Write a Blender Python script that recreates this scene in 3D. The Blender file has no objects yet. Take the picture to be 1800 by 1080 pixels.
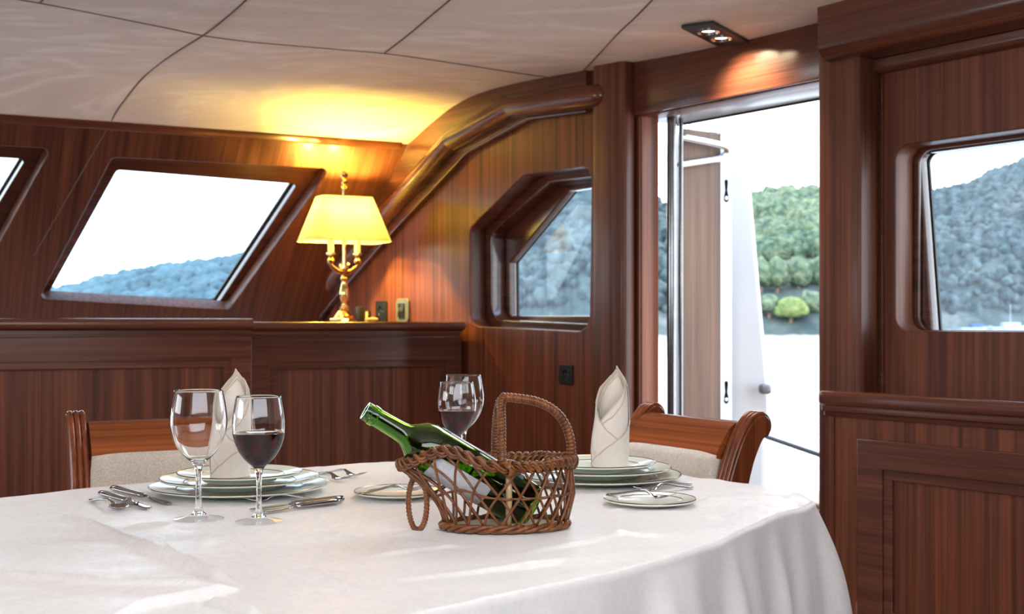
import bpy, bmesh, math, random
from math import sin, cos, pi, sqrt, atan2, radians
from mathutils import Vector, Matrix, noise

random.seed(7)
scene = bpy.context.scene
COL = scene.collection

# ------------------------------------------------------------------ camera
F = 2150.0                      # focal length in pixels of the 1800 px wide frame
HZ = 568.0                      # horizon row
CAM = Vector((0, 0, 1.05))
cd = bpy.data.cameras.new('camera')
cam = bpy.data.objects.new('camera', cd)
COL.objects.link(cam)
cam.location = CAM
cam.rotation_euler = (pi / 2, 0, 0)
cd.sensor_width = 36.0
cd.lens = 36.0 * F / 1800.0
cd.shift_y = (HZ - 540.0) / 1800.0
cd.clip_start = 0.05
cd.clip_end = 2000
cd.dof.use_dof = True
cd.dof.focus_distance = 1.95
cd.dof.aperture_fstop = 9.0
scene.camera = cam
scene.view_settings.view_transform = 'Standard'
scene.view_settings.look = 'None'
scene.view_settings.gamma = 1.0
scene.view_settings.use_curve_mapping = False
scene.view_settings.exposure = 0.38

# ------------------------------------------------------------------ sky
w = bpy.data.worlds.new('sky'); scene.world = w; w.use_nodes = True
nt = w.node_tree; nt.nodes.clear()
tc = nt.nodes.new('ShaderNodeTexCoord'); sep = nt.nodes.new('ShaderNodeSeparateXYZ')
rmp = nt.nodes.new('ShaderNodeValToRGB'); bg = nt.nodes.new('ShaderNodeBackground'); out = nt.nodes.new('ShaderNodeOutputWorld')
nt.links.new(tc.outputs['Generated'], sep.inputs[0]); nt.links.new(sep.outputs['Z'], rmp.inputs[0])
e = rmp.color_ramp.elements
e[0].position = 0.0; e[0].color = (1, 1, 1, 1); e[1].position = 0.8; e[1].color = (0.62, 0.76, 1.0, 1)
nt.links.new(rmp.outputs[0], bg.inputs[0]); bg.inputs[1].default_value = 4.6
nt.links.new(bg.outputs[0], out.inputs[0])

class Fr:
    """a flat frame of reference: origin, right, up; normal points into the cabin"""
    def __init__(s, o, X, Y):
        s.o = Vector(o); s.X = Vector(X).normalized(); Y = Vector(Y)
        s.N = s.X.cross(Y).normalized(); s.Y = s.N.cross(s.X).normalized()
    def pt(s, a, b, c=0):
        return s.o + s.X * a + s.Y * b + s.N * c
    def px(s, x, y, c=0):
        r = Vector(((x - 900) / F, 1, (HZ - y) / F))
        t = ((s.o + s.N * c - CAM).dot(s.N)) / r.dot(s.N)
        p = CAM + r * t - s.o
        return (p.dot(s.X), p.dot(s.Y))
    def mat(s):
        m = Matrix.Identity(4)
        for i, v in enumerate((s.X, s.Y, s.N)):
            m[0][i], m[1][i], m[2][i] = v.x, v.y, v.z
        m.translation = s.o
        return m
B = Fr((0.995, 4.0, 0), (0.596, -0.803, 0), (0, 0, 1))      # the aft bulkhead
SD = Vector((0.894, 0.447, 0)).normalized()
S = Fr((-0.217, 5.63, 0), SD, (0, 0, 1))                     # front of the side cabinets
u0 = B.px(568, 560)[0]; u1, z1 = B.px(727, 253)
W0 = B.pt(u0, 1.06); W1 = B.pt(u1, z1)
WF = Fr(W0, SD, W1 - W0)                                     # sloping window wall above the shelf
TOP = 0.75
def T(x, y, z=TOP):                                           # point of a horizontal plane seen at a pixel
    d = F * (CAM.z - z) / (y - HZ)
    return Vector(((x - 900) / F * d, d, z))
def D(x, y, d):
    return Vector(((x - 900) / F * d, d, CAM.z + (HZ - y) / F * d))

def area(name, loc, direction, sx, sy, power, color=(1, 1, 1), portal=False, spread=180):
    l = bpy.data.lights.new(name, 'AREA'); l.shape = 'RECTANGLE'; l.size = sx; l.size_y = sy
    l.energy = power; l.color = color; l.spread = radians(spread)
    o = bpy.data.objects.new(name, l); COL.objects.link(o); o.location = loc
    o.rotation_euler = Vector(direction).to_track_quat('-Z', 'Y').to_euler()
    if portal: l.cycles.is_portal = True
    return o
# daylight through the doorway, the aft windows and the side windows (sky portals)
area('door_portal', B.pt(-.376, 1.0, -.45), B.N, .9, 1.9, 1, portal=True)
area('aft_window_portal', B.pt(.75, 1.3, -.24), B.N, .8, .6, 1, portal=True)
area('side_window_portal', WF.pt(-1.9, .4, -.14), WF.N, 3.6, .7, 1, portal=True)
# daylight through the forward and starboard saloon windows behind the camera
SB = 3.3
FS = Fr(B.pt(SB, 0, 0), -SD, (0, 0, 1))                      # starboard hull side
FQ = B.pt(-3.9, 0, 0) - SD * 6.4
FF = Fr(B.pt(SB, 0, 0) - SD * 6.4, FQ - (B.pt(SB, 0, 0) - SD * 6.4), (0, 0, 1))   # forward bulkhead
if FS.N.dot(FQ - FS.o) < 0: FS = Fr(B.pt(SB, 0, 0) - SD * 6.4, SD, (0, 0, 1))
if FF.N.dot(-(FQ - B.pt(-3.9, 0, 0))) < 0: FF = Fr(FQ, B.pt(SB, 0, 0) - SD * 6.4 - FQ, (0, 0, 1))
area('forward_window_light', FF.pt(3.6, 1.52, .03), FF.N + Vector((0, 0, .06)), 3.0, .62, 13, (.93, .97, 1))
area('starboard_window_light', FS.pt(3.2, 1.52, .03), FS.N + Vector((0, 0, .25)), 2.6, .62, 9, (.90, .95, 1))
area('added_overhead_fill', (.35, 2.9, 2.0), (-.35, -.45, -1), .8, .7, 15, (.95, .97, 1))  # added soft light slanting down onto the table; the ceiling has no hatch

# ------------------------------------------------------------------ object helpers
def prop(o, label=None, cat=None, group=None, kind=None):
    if label: o['label'] = label
    if cat: o['category'] = cat
    if group: o['group'] = group
    if kind: o['kind'] = kind
    return o
def empty(name, loc=(0, 0, 0), rz=0, mat=None, **k):
    o = bpy.data.objects.new(name, None); COL.objects.link(o); o.empty_display_size = .05
    if mat is not None: o.matrix_world = mat
    else:
        o.location = loc; o.rotation_euler = (0, 0, rz)
    return prop(o, **k)
def copy_tree(o, parent=None):
    c = o.copy(); COL.objects.link(c)
    if parent: c.parent = parent
    for ch in [x for x in bpy.data.objects if x.parent == o]:
        copy_tree(ch, c)
    return c
class MB:
    def __init__(s): s.v = []; s.f = []
    def add(s, v, f):
        n = len(s.v); s.v += [Vector(p) for p in v]; s.f += [tuple(i + n for i in q) for q in f]; return s
    def box(s, lo, hi, bev=0, seg=2):
        bm = bmesh.new()
        bmesh.ops.create_cube(bm, size=1)
        lo = Vector(lo); hi = Vector(hi); c = (lo + hi) / 2; d = hi - lo
        for v in bm.verts: v.co = Vector((v.co.x * d.x, v.co.y * d.y, v.co.z * d.z)) + c
        if bev: bmesh.ops.bevel(bm, geom=bm.edges[:], offset=min(bev, min(abs(x) for x in d) * .49), segments=seg, profile=.5, affect='EDGES')
        bm.verts.index_update()
        s.add([v.co for v in bm.verts], [[v.index for v in f.verts] for f in bm.faces]); bm.free(); return s
    def rings(s, rings, closed=False, cap=True):
        n = len(rings[0]); v = [p for r in rings for p in r]; f = []
        R = len(rings)
        for i in range(R if closed else R - 1):
            for j in range(n):
                a = i * n + j; b = i * n + (j + 1) % n; c = ((i + 1) % R) * n + (j + 1) % n; d = ((i + 1) % R) * n + j
                f.append((a, b, c, d))
        if cap and not closed:
            f.append(tuple(range(n - 1, -1, -1))); f.append(tuple((R - 1) * n + j for j in range(n)))
        return s.add(v, f)
    def tube(s, path, r, seg=10, closed=False, sy=1.0, up=None, cap=True):
        """swept ellipse: r across, r*sy along the up direction"""
        P = [Vector(p) for p in path]; n = len(P); rings = []
        R = r if isinstance(r, (list, tuple)) else [r] * n
        t0 = (P[1] - P[0]).normalized()
        u = Vector(up) if up else (Vector((0, 0, 1)) if abs(t0.z) < .9 else Vector((1, 0, 0)))
        for i in range(n):
            if closed: t = (P[(i + 1) % n] - P[i - 1]).normalized()
            else: t = (P[min(i + 1, n - 1)] - P[max(i - 1, 0)]).normalized()
            uu = Vector(up) if up else u
            a = t.cross(uu)
            if a.length < 1e-6: a = t.orthogonal()
            a.normalize(); b = a.cross(t).normalized(); u = b
            k = sy[i] if isinstance(sy, (list, tuple)) else sy
            rings.append([P[i] + a * (R[i] * cos(2 * pi * j / seg)) + b * (R[i] * k * sin(2 * pi * j / seg)) for j in range(seg)])
        return s.rings(rings, closed, cap)
    def lathe(s, prof, seg=40, c=(0, 0, 0), sx=1, sy=1, close=False):
        c = Vector(c); n = len(prof); v = []; f = []
        for r, z in prof:
            for j in range(seg):
                a = 2 * pi * j / seg
                v.append(c + Vector((r * sx * cos(a), r * sy * sin(a), z)))
        for i in range(n if close else n - 1):
            for j in range(seg):
                k = (j + 1) % seg; i2 = (i + 1) % n
                f.append((i * seg + j, i * seg + k, i2 * seg + k, i2 * seg + j))
        return s.add(v, f)
    def prism(s, poly, d0, d1, ax=None):
        """polygon (points in 3-D) extruded by vectors d0 and d1"""
        n = len(poly); d0 = Vector(d0); d1 = Vector(d1)
        v = [Vector(p) + d0 for p in poly] + [Vector(p) + d1 for p in poly]
        f = [tuple(range(n - 1, -1, -1)), tuple(range(n, 2 * n))] + [(i, (i + 1) % n, n + (i + 1) % n, n + i) for i in range(n)]
        return s.add(v, f)
    def grid(s, fn, nu, nv, wrap=False):
        v = [fn(i / (nu - (0 if wrap else 1)), j / (nv - 1)) for i in range(nu) for j in range(nv)]
        f = []
        for i in range(nu if wrap else nu - 1):
            for j in range(nv - 1):
                i2 = (i + 1) % nu
                f.append((i * nv + j, i2 * nv + j, i2 * nv + j + 1, i * nv + j + 1))
        return s.add(v, f)
    def obj(s, name, mat, parent=None, smooth=40, M=None, weld=True, fixn=True, **k):
        me = bpy.data.meshes.new(name)
        bm = bmesh.new()
        vs = [bm.verts.new(p) for p in s.v]
        for f in s.f:
            if len(set(f)) < 3: continue
            try: bm.faces.new([vs[i] for i in f])
            except ValueError: pass
        if weld: bmesh.ops.remove_doubles(bm, verts=bm.verts[:], dist=1e-6)
        if fixn: bmesh.ops.recalc_face_normals(bm, faces=bm.faces[:])
        bm.to_mesh(me); bm.free()
        me.materials.append(mat)
        if smooth:
            me.shade_smooth()
            if smooth < 180: me.set_sharp_from_angle(angle=radians(smooth))
        o = bpy.data.objects.new(name, me); COL.objects.link(o)
        if parent: o.parent = parent
        if M is not None: o.matrix_local = M
        return prop(o, **k)

def round_poly(pts, r, n=6):
    out = []; m = len(pts)
    R = r if isinstance(r, (list, tuple)) else [r] * m
    for i in range(m):
        p = Vector(pts[i]).to_2d(); a = Vector(pts[i - 1]).to_2d() - p; b = Vector(pts[(i + 1) % m]).to_2d() - p
        ang = a.angle(b); d = R[i] / math.tan(ang / 2); d = min(d, a.length * .49, b.length * .49)
        if R[i] <= 0: out.append(tuple(p)); continue
        rr = d * math.tan(ang / 2); bis = (a.normalized() + b.normalized()).normalized(); c = p + bis * (rr / sin(ang / 2))
        s0 = p + a.normalized() * d - c; s1 = p + b.normalized() * d - c
        a0 = atan2(s0.y, s0.x); da = (atan2(s1.y, s1.x) - a0 + pi) % (2 * pi) - pi
        for k in range(n + 1):
            t = a0 + da * k / n; out.append((c.x + rr * cos(t), c.y + rr * sin(t)))
    return out
def plate(name, outer, holes, front, back, mat, parent=None, M=None, bev=.003, res=2, **k):
    """board in its local x-y plane with openings; front/back are z levels"""
    cu = bpy.data.curves.new(name, 'CURVE'); cu.dimensions = '2D'; cu.fill_mode = 'BOTH'
    for poly in [outer] + list(holes):
        sp = cu.splines.new('POLY'); sp.points.add(len(poly) - 1)
        for i, p in enumerate(poly): sp.points[i].co = (p[0], p[1], 0, 1)
        sp.use_cyclic_u = True
    cu.extrude = max((front - back) / 2 - bev, .0005); cu.bevel_depth = bev; cu.bevel_resolution = res
    tmp = bpy.data.objects.new('tmp', cu); COL.objects.link(tmp)
    dg = bpy.context.evaluated_depsgraph_get(); dg.update()
    me = bpy.data.meshes.new_from_object(tmp.evaluated_get(dg))
    bpy.data.objects.remove(tmp); bpy.data.curves.remove(cu)
    for v in me.vertices: v.co.z += (front + back) / 2
    me.materials.clear(); me.materials.append(mat); me.shade_smooth(); me.set_sharp_from_angle(angle=radians(35))
    o = bpy.data.objects.new(name, me); COL.objects.link(o)
    if parent: o.parent = parent
    if M is not None: o.matrix_local = M
    return prop(o, **k)
def rect(x0, y0, x1, y1): return [(x0, y0), (x1, y0), (x1, y1), (x0, y1)]
def smooth_path(pts, n=8, closed=False):
    P = [Vector(p) for p in pts]; m = len(P); out = []
    for i in range(m if closed else m - 1):
        if closed: p0, p1, p2, p3 = P[i - 1], P[i], P[(i + 1) % m], P[(i + 2) % m]
        else: p0, p1, p2, p3 = P[max(i - 1, 0)], P[i], P[i + 1], P[min(i + 2, m - 1)]
        for k in range(n):
            t = k / n
            out.append(.5 * ((2 * p1) + (p2 - p0) * t + (2 * p0 - 5 * p1 + 4 * p2 - p3) * t * t + (3 * p1 - p0 - 3 * p2 + p3) * t ** 3))
    if not closed: out.append(P[-1])
    return out

# ------------------------------------------------------------------ materials
def newmat(name):
    m = bpy.data.materials.new(name); m.use_nodes = True
    return m, m.node_tree, m.node_tree.nodes['Principled BSDF']
def pset(b, **k):
    names = {'col': 'Base Color', 'rough': 'Roughness', 'metal': 'Metallic', 'coat': 'Coat Weight', 'coatr': 'Coat Roughness',
             'trans': 'Transmission Weight', 'ior': 'IOR', 'spec': 'Specular IOR Level', 'sheen': 'Sheen Weight', 'em': 'Emission Color', 'ems': 'Emission Strength', 'sss': 'Subsurface Weight', 'alpha': 'Alpha'}
    for a, v in k.items():
        b.inputs[names[a]].default_value = (*v, 1) if isinstance(v, tuple) else v
def noise_node(nt, co, scale, vec=(1, 1, 1), detail=4, dist=0):
    mp = nt.nodes.new('ShaderNodeMapping'); mp.inputs['Scale'].default_value = vec
    nt.links.new(co, mp.inputs[0])
    n = nt.nodes.new('ShaderNodeTexNoise'); n.inputs['Scale'].default_value = scale; n.inputs['Detail'].default_value = detail
    n.inputs['Distortion'].default_value = dist
    nt.links.new(mp.outputs[0], n.inputs['Vector']); return n.outputs['Fac']
def ramp(nt, fac, stops):
    r = nt.nodes.new('ShaderNodeValToRGB'); nt.links.new(fac, r.inputs[0]); e = r.color_ramp.elements
    while len(e) < len(stops): e.new(.5)
    for i, (p, c) in enumerate(stops): e[i].position = p; e[i].color = (*c, 1)
    return r.outputs[0]
def mix(nt, fac, a, b, mode='MIX'):
    m = nt.nodes.new('ShaderNodeMix'); m.data_type = 'RGBA'; m.blend_type = mode
    for i, x in ((0, fac), (6, a), (7, b)):
        if hasattr(x, 'is_output'): nt.links.new(x, m.inputs[i])
        else: m.inputs[i].default_value = (*x, 1) if isinstance(x, tuple) else x
    return m.outputs[2]
def bump(nt, b, h, strength=.2, dist=.002):
    n = nt.nodes.new('ShaderNodeBump'); n.inputs['Strength'].default_value = strength; n.inputs['Distance'].default_value = dist
    nt.links.new(h, n.inputs['Height']); nt.links.new(n.outputs[0], b.inputs['Normal'])
def wood(name, axis, dark, light, rough=.40, coat=.10, stripe=1.0, fine=1.0):
    """ribbon-striped mahogany, grain along the given local axis"""
    m, nt, b = newmat(name); co = nt.nodes.new('ShaderNodeTexCoord').outputs['Object']
    def v(along, across): return tuple(along if i == axis else across for i in range(3))
    n1 = noise_node(nt, co, 1, v(.45, 46 * stripe), 3, .25)
    n2 = noise_node(nt, co, 1, v(2.5, 150 * fine), 4, .1)
    n3 = noise_node(nt, co, 1, v(.8, 3.0), 2, .3)
    c1 = ramp(nt, n1, [(.25, dark), (.5, tuple((a + c) / 2 for a, c in zip(dark, light))), (.75, light)])
    c2 = mix(nt, .45, c1, ramp(nt, n2, [(.3, (.35, .32, .32)), (.65, (1.3, 1.26, 1.22))]), 'MULTIPLY')
    c3 = mix(nt, .5, c2, ramp(nt, n3, [(.3, (.7, .7, .7)), (.7, (1.2, 1.15, 1.1))]), 'MULTIPLY')
    nt.links.new(c3, b.inputs['Base Color'])
    pset(b, rough=rough, coat=coat, coatr=.15, spec=.28)
    bump(nt, b, n2, .12, .001)
    return m
DK = (.055, .018, .013); LT = (.195, .068, .036)
M_WV = wood('mahogany_vertical', 1, DK, LT)
M_WVB = wood('mahogany_panel', 1, (.065, .019, .011), (.24, .074, .034))
M_WH = wood('mahogany_horizontal', 0, (.06, .02, .014), (.14, .047, .028), stripe=.6, rough=.2, coat=.9)
M_WZ = wood('mahogany_upright', 2, (.08, .027, .018), (.2, .07, .04), stripe=.5)
M_TRIMW = wood('mahogany_moulding', 0, (.07, .023, .015), (.17, .058, .033), rough=.26, coat=.4, stripe=.5)
M_CHW = wood('chair_mahogany', 0, (.14, .034, .010), (.36, .095, .022), rough=.24, coat=.22, stripe=.8)
M_CHZ = wood('chair_mahogany_upright', 2, (.12, .03, .012), (.30, .08, .028), rough=.24, coat=.22, stripe=.8)
M_TEAK = wood('door_teak', 1, (.07, .04, .026), (.15, .09, .06), rough=.5, coat=0, stripe=.6)
M_DECK = wood('teak_deck', 0, (.21, .13, .08), (.36, .23, .14), rough=.6, coat=0)
def plain(name, col, **k):
    m, nt, b = newmat(name); co = nt.nodes.new('ShaderNodeTexCoord').outputs['Object']
    n = noise_node(nt, co, k.pop('ns', 30), detail=3)
    v = k.pop('var', .08)
    c = ramp(nt, n, [(.3, tuple(x * (1 - v) for x in col)), (.7, tuple(min(1, x * (1 + v)) for x in col))])
    nt.links.new(c, b.inputs['Base Color']); pset(b, **k)
    if name in BUMPS: bump(nt, b, n, *BUMPS[name])
    return m
BUMPS = {'white_gelcoat': (.05, .002)}
M_STEEL = plain('polished_steel', (.62, .64, .66), metal=1.0, rough=.14)
M_POST = plain('dark_polished_steel', (.16, .17, .18), metal=1.0, rough=.16)
M_STRIP = plain('brushed_edge_steel', (.22, .24, .27), metal=1.0, rough=.3)
M_CUT = plain('cutlery_steel', (.40, .39, .39), metal=1.0, rough=.09, var=.03)
M_BRASS = plain('polished_brass', (.78, .56, .22), metal=1.0, rough=.16)
M_BRASSD = plain('aged_brass', (.36, .20, .10), metal=1.0, rough=.22)
M_BLACK = plain('black_plastic', (.012, .012, .013), rough=.35)
M_RUB = plain('black_rubber', (.010, .012, .012), rough=.5)
M_GREY = plain('grey_plastic', (.12, .13, .15), rough=.3)
M_GEL = plain('white_gelcoat', (.45, .48, .51), rough=.25, var=.02, ns=6)
M_CHINA = plain('white_china', (.84, .89, .80), rough=.18, var=.01, coat=.15)
M_GILT = plain('gilt_band', (.22, .15, .07), metal=1.0, rough=.25)
M_WHITEP = plain('white_plastic', (.7, .7, .68), rough=.35)

# ceiling leather with soft nap streaks
M_CEIL, nt, b = newmat('ceiling_suede'); co = nt.nodes.new('ShaderNodeTexCoord').outputs['Object']
n1 = noise_node(nt, co, 2.2, (1, 2.2, 1), 5, 1.6); n2 = noise_node(nt, co, 260, detail=2)
c = ramp(nt, n1, [(.36, (.79, .67, .57)), (.55, (.85, .75, .65)), (.64, (.93, .86, .78))])
c = mix(nt, .25, c, ramp(nt, n2, [(.3, (.7, .7, .7)), (.7, (1.1, 1.1, 1.1))]), 'MULTIPLY')
nt.links.new(c, b.inputs['Base Color']); pset(b, rough=.8, sheen=.3); bump(nt, b, n2, .15, .001)
# clear pane: transparent with a mirror-like skin
def pane_mat(name, tint, dirt=0.0):
    m = bpy.data.materials.new(name); m.use_nodes = True; nt = m.node_tree; nt.nodes.clear()
    o = nt.nodes.new('ShaderNodeOutputMaterial'); t = nt.nodes.new('ShaderNodeBsdfTransparent'); t.inputs[0].default_value = (*tint, 1)
    g = nt.nodes.new('ShaderNodeBsdfGlossy'); g.inputs['Roughness'].default_value = .02
    fr = nt.nodes.new('ShaderNodeFresnel'); fr.inputs[0].default_value = 1.45
    mx = nt.nodes.new('ShaderNodeMixShader'); geo = nt.nodes.new('ShaderNodeNewGeometry')
    sel = nt.nodes.new('ShaderNodeMath'); sel.operation = 'SUBTRACT'; sel.inputs[0].default_value = 1; nt.links.new(geo.outputs['Backfacing'], sel.inputs[1])
    mul = nt.nodes.new('ShaderNodeMath'); mul.operation = 'MULTIPLY'; nt.links.new(fr.outputs[0], mul.inputs[0]); nt.links.new(sel.outputs[0], mul.inputs[1])
    nt.links.new(mul.outputs[0], mx.inputs[0]); nt.links.new(t.outputs[0], mx.inputs[1]); nt.links.new(g.outputs[0], mx.inputs[2])
    last = mx.outputs[0]
    if dirt:
        tl = nt.nodes.new('ShaderNodeBsdfTranslucent'); tl.inputs[0].default_value = (.85, .93, 1, 1)
        co = nt.nodes.new('ShaderNodeTexCoord').outputs['Object']
        n = noise_node(nt, co, 1, (40, 6, 1), 6, .5)
        r = nt.nodes.new('ShaderNodeMapRange'); r.inputs[1].default_value = .3; r.inputs[2].default_value = .75; r.inputs[3].default_value = dirt * .6; r.inputs[4].default_value = dirt * 1.5
        nt.links.new(n, r.inputs[0])
        m2 = nt.nodes.new('ShaderNodeMixShader'); nt.links.new(r.outputs[0], m2.inputs[0]); nt.links.new(last, m2.inputs[1]); nt.links.new(tl.outputs[0], m2.inputs[2]); last = m2.outputs[0]
    nt.links.new(last, o.inputs[0]); return m
M_PANE = pane_mat('salted_window_pane', (.86, .93, .96), .03)
M_PANE2 = pane_mat('tinted_window_pane', (.82, .93, .97), .02)

BM = B.mat(); SM = S.mat(); WM = WF.mat()
ST = dict(kind='structure')
def bpoly(pts, c=0): return [B.px(x, y, c) for x, y in pts]

# ---- aft bulkhead: one board with the doorway and the two window openings
oct_out = [(825, 352), (934, 303), (1041, 288), (1037, 586), (825, 575)]
oct_out = bpoly([(824, 402), (921, 306), (1041, 289), (1037, 586), (825, 575)])
right_u = B.px(1572, 255)[0]
rw_y0 = B.px(1686, 585)[1] ; rw_y1 = B.px(1660, 243)[1]
rw_out = rect(right_u, rw_y0, right_u + .86, rw_y1)
dl = B.px(1157, 400, -.09)[0]; dr = B.px(1437, 400)[0] - .0
DTOP = 1.05 + (HZ - 142) / F * 4.0
door_hole = [(dl, .03), (dr + .03, .03), (dr + .03, DTOP), (dl, DTOP)]
WALLL = B.px(560, 500)[0]
wall = plate('wall_aft', rect(WALLL - .25, 0, SB, 2.12), [round_poly(oct_out, [.05, .03, .07, .08, .08]), round_poly(rw_out, .05), door_hole],
             0, -.09, M_WVB, M=BM, bev=.004, **ST)
# ---- aft window liners, inner frames and panes
def aft_window(name, out_poly, out_r, mid_poly, mid_r, gl_poly, gl_r, depth, label):
    root = empty(name, mat=BM, **ST)
    grow = []
    cx = sum(p[0] for p in out_poly) / len(out_poly); cy = sum(p[1] for p in out_poly) / len(out_poly)
    big = [(cx + (p[0] - cx) * 1.25, cy + (p[1] - cy) * 1.25) for p in out_poly]
    plate('window_liner', big, [round_poly(mid_poly, mid_r)], -.0915, -depth + .021, M_WH, root, bev=.004)
    plate('window_frame', big, [round_poly(gl_poly, gl_r)], -depth + .018, -depth - .02, M_WH, root, bev=.006)
    g2 = [(cx2, cy2) for cx2, cy2 in round_poly(gl_poly, gl_r)]
    gx = sum(p[0] for p in gl_poly) / len(gl_poly); gy = sum(p[1] for p in gl_poly) / len(gl_poly)
    ring = [(gx + (p[0] - gx) * .985, gy + (p[1] - gy) * .985) for p in g2]
    plate('window_seal', [(gx + (p[0] - gx) * 1.03, gy + (p[1] - gy) * 1.03) for p in g2], [ring], -depth - .024, -depth - .034, M_RUB, root, bev=.001)
    mb = MB(); mb.prism([(p[0], p[1], 0) for p in [(gx + (q[0] - gx) * 1.02, gy + (q[1] - gy) * 1.02) for q in g2]], (0, 0, -depth - .037), (0, 0, -depth - .041))
    mb.obj('pane', M_PANE, root, smooth=0)
    return root
gl = bpoly([(904, 461), (1008, 335), (1072, 325), (1066, 558), (905, 558)], -.20)
mid = [(p[0] + dx, p[1] + dy) for p, (dx, dy) in zip(oct_out, [(.045, -.02), (.05, -.03), (-.03, -.03), (-.03, .03), (.045, .03)])]
aft_window('window_1', oct_out, .05, mid, [.04, .03, .06, .07, .07], gl, .015, .19, '')
g0 = B.px(1618, 268, -.12); g1 = B.px(1642, 584, -.12)
gl2 = [(g0[0], g0[1]), (g0[0] + .9, g0[1]), (g0[0] + .9, g1[1] - .03), (g1[0], g1[1] - .03)]
mid2 = [(rw_out[0][0] + .012, rw_out[0][1] - .03), (rw_out[1][0], rw_out[1][1] - .03), (rw_out[2][0], rw_out[2][1] + .0), (rw_out[3][0] + .012, rw_out[3][1] + .0)]
mid2 = [(rw_out[0][0] + .02, rw_out[0][1] + .003), (rw_out[1][0] - .02, rw_out[1][1] + .003), (rw_out[2][0] - .02, rw_out[2][1] - .01), (rw_out[3][0] + .02, rw_out[3][1] - .01)]
aft_window('window_2', rw_out, .05, mid2, .045, gl2[::-1], .03, .125, '')

# ---- doorway: posts, header, casing
post_r0 = B.px(1437, 400, .1)[0]; post_r1 = B.px(1511, 400, .1)[0]
MB().box((post_r0, 0, 0.001), (post_r1, 2.06, .1), .012, 3).obj('trim_1', M_WV, M=BM, **ST)
lp0 = B.px(1040, 400, .07)[0]; lp1 = B.px(1096, 400, .07)[0]
MB().box((lp0, 0, 0.001), (lp1, 2.08, .07), .02, 4).obj('trim_2', M_WV, M=BM, **ST)
MB().box((lp1 + .002, DTOP, 0.001), (post_r0 - .001, 2.06, .02), .004).obj('trim_3', M_TRIMW, M=BM, **ST)
MB().box((lp1 + .004, 0, 0.0005), (dl, DTOP - .001, .008), .004).obj('trim_4', M_WV, M=BM, **ST)
# thin stile beading beside the panel on the right
bx = B.px(1553, 400)[0]
MB().tube([(bx, .8, .004), (bx, B.px(1553, 112)[1], .004), (SB, B.px(1553, 112)[1], .004)], .007, 8).obj('trim_5', M_TRIMW, M=BM, **ST)
# ---- cove fascia and round beam that follow the curved roof on the left
ceil_px = [(727, 254), (746, 237), (767, 218), (795, 196), (822, 179), (850, 166), (878, 157), (915, 148), (970, 137), (1026, 127)]
cb = [B.px(x, y) for x, y in ceil_px]                         # (a, z) roof section on the bulkhead
trim_px = [(1040, 196), (937, 209), (831, 267), (707, 398), (600, 520), (566, 562)]
tb = [B.px(x, y) for x, y in trim_px]
wl = [B.px(x, y) for x, y in ((568, 560), (727, 253))]
poly = [(cb[0][0] - .05, cb[0][1] - .02)] + [(p[0], p[1] + .06) for p in cb] + [(tb[0][0] - .002, cb[-1][1] + .06)] + tb + [(wl[0][0] - .06, 1.0)]
plate('trim_6', poly, [], .028, .001, M_TRIMW, M=BM, bev=.004, **ST)
MB().tube([(p[0], p[1], .026) for p in tb], .008, 8).obj('trim_7', M_TRIMW, M=BM, **ST)
beam_px = [(1050, 168), (897, 187), (790, 247), (722, 325), (603, 462), (520, 562)]
bb = [B.px(x, y, .06) for x, y in beam_px]
for i in range(len(bb) - 1):                                  # the beam is made of mitred lengths
    a = Vector((*bb[i], .05)); c = Vector((*bb[i + 1], .05)); d = (c - a).normalized()
    path = [a - d * .006, c + d * .006] if i else [a + d * .0, c + d * .006]
    mb = MB()
    if i == 0:
        path = [a - d * .05, a - d * .046, a - d * .036, a - d * .02, a, c + d * .006]; rr = [.006, .022, .036, .045, .048, .048]
        mb.tube(path, rr, 24)
    else: mb.tube(path, .048, 24)
    mb.obj('trim_%d' % (8 + i), M_TRIMW, M=BM, **ST)
# rounded corner block under the beam tip
# ---- beam and cap on the right
bl = B.px(1437, 104, .17)
def rb(a0, a1, z0, z1, c0, c1, r):                            # length with a rounded lower front edge
    sec = [(c0, z1), (c0, z0)] + [(c1 - r + r * sin(t * pi / 12), z0 + r - r * cos(t * pi / 12)) for t in range(7)] + [(c1, z1)]
    return MB().rings([[Vector((a, z, c)) for c, z in sec] for a in (a0, a1)])
rb(bl[0], SB, bl[1] - .002, 2.12, .001, .17, .05).obj('trim_14', M_TRIMW, M=BM, smooth=35, **ST)
rb(bl[0] + .03, SB, bl[1] - .045, bl[1] - .004, .001, .035, .02).obj('trim_15', M_TRIMW, M=BM, smooth=35, **ST)

# ---- ceiling: curved roof section swept forward
prof = [(SB, 2.03), (.8, 2.03), (B.px(1433, 48)[0] + .0, 2.025), (B.px(1250, 92)[0], 2.03)] + [(a, z) for a, z in cb[::-1]]
prof = [(a, z) for a, z in prof]
SV = SD
def ceil_pt(a, z, s):
    return B.pt(a, z, 0) - SV * s + Vector((0, 0, 0))
def prof_s(n=6):
    P = [Vector((a, z, 0)) for a, z in prof]
    return smooth_path(P, n)
PS = prof_s()
nS = 24
mb = MB()
mb.grid(lambda i, j: ceil_pt(PS[round(i * (len(PS) - 1))].x, PS[round(i * (len(PS) - 1))].y, -.12 + j * 7.2), len(PS), nS)
lip = PS[-1]
mb.obj('ceiling', M_CEIL, smooth=60, fixn=False, **ST)
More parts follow.
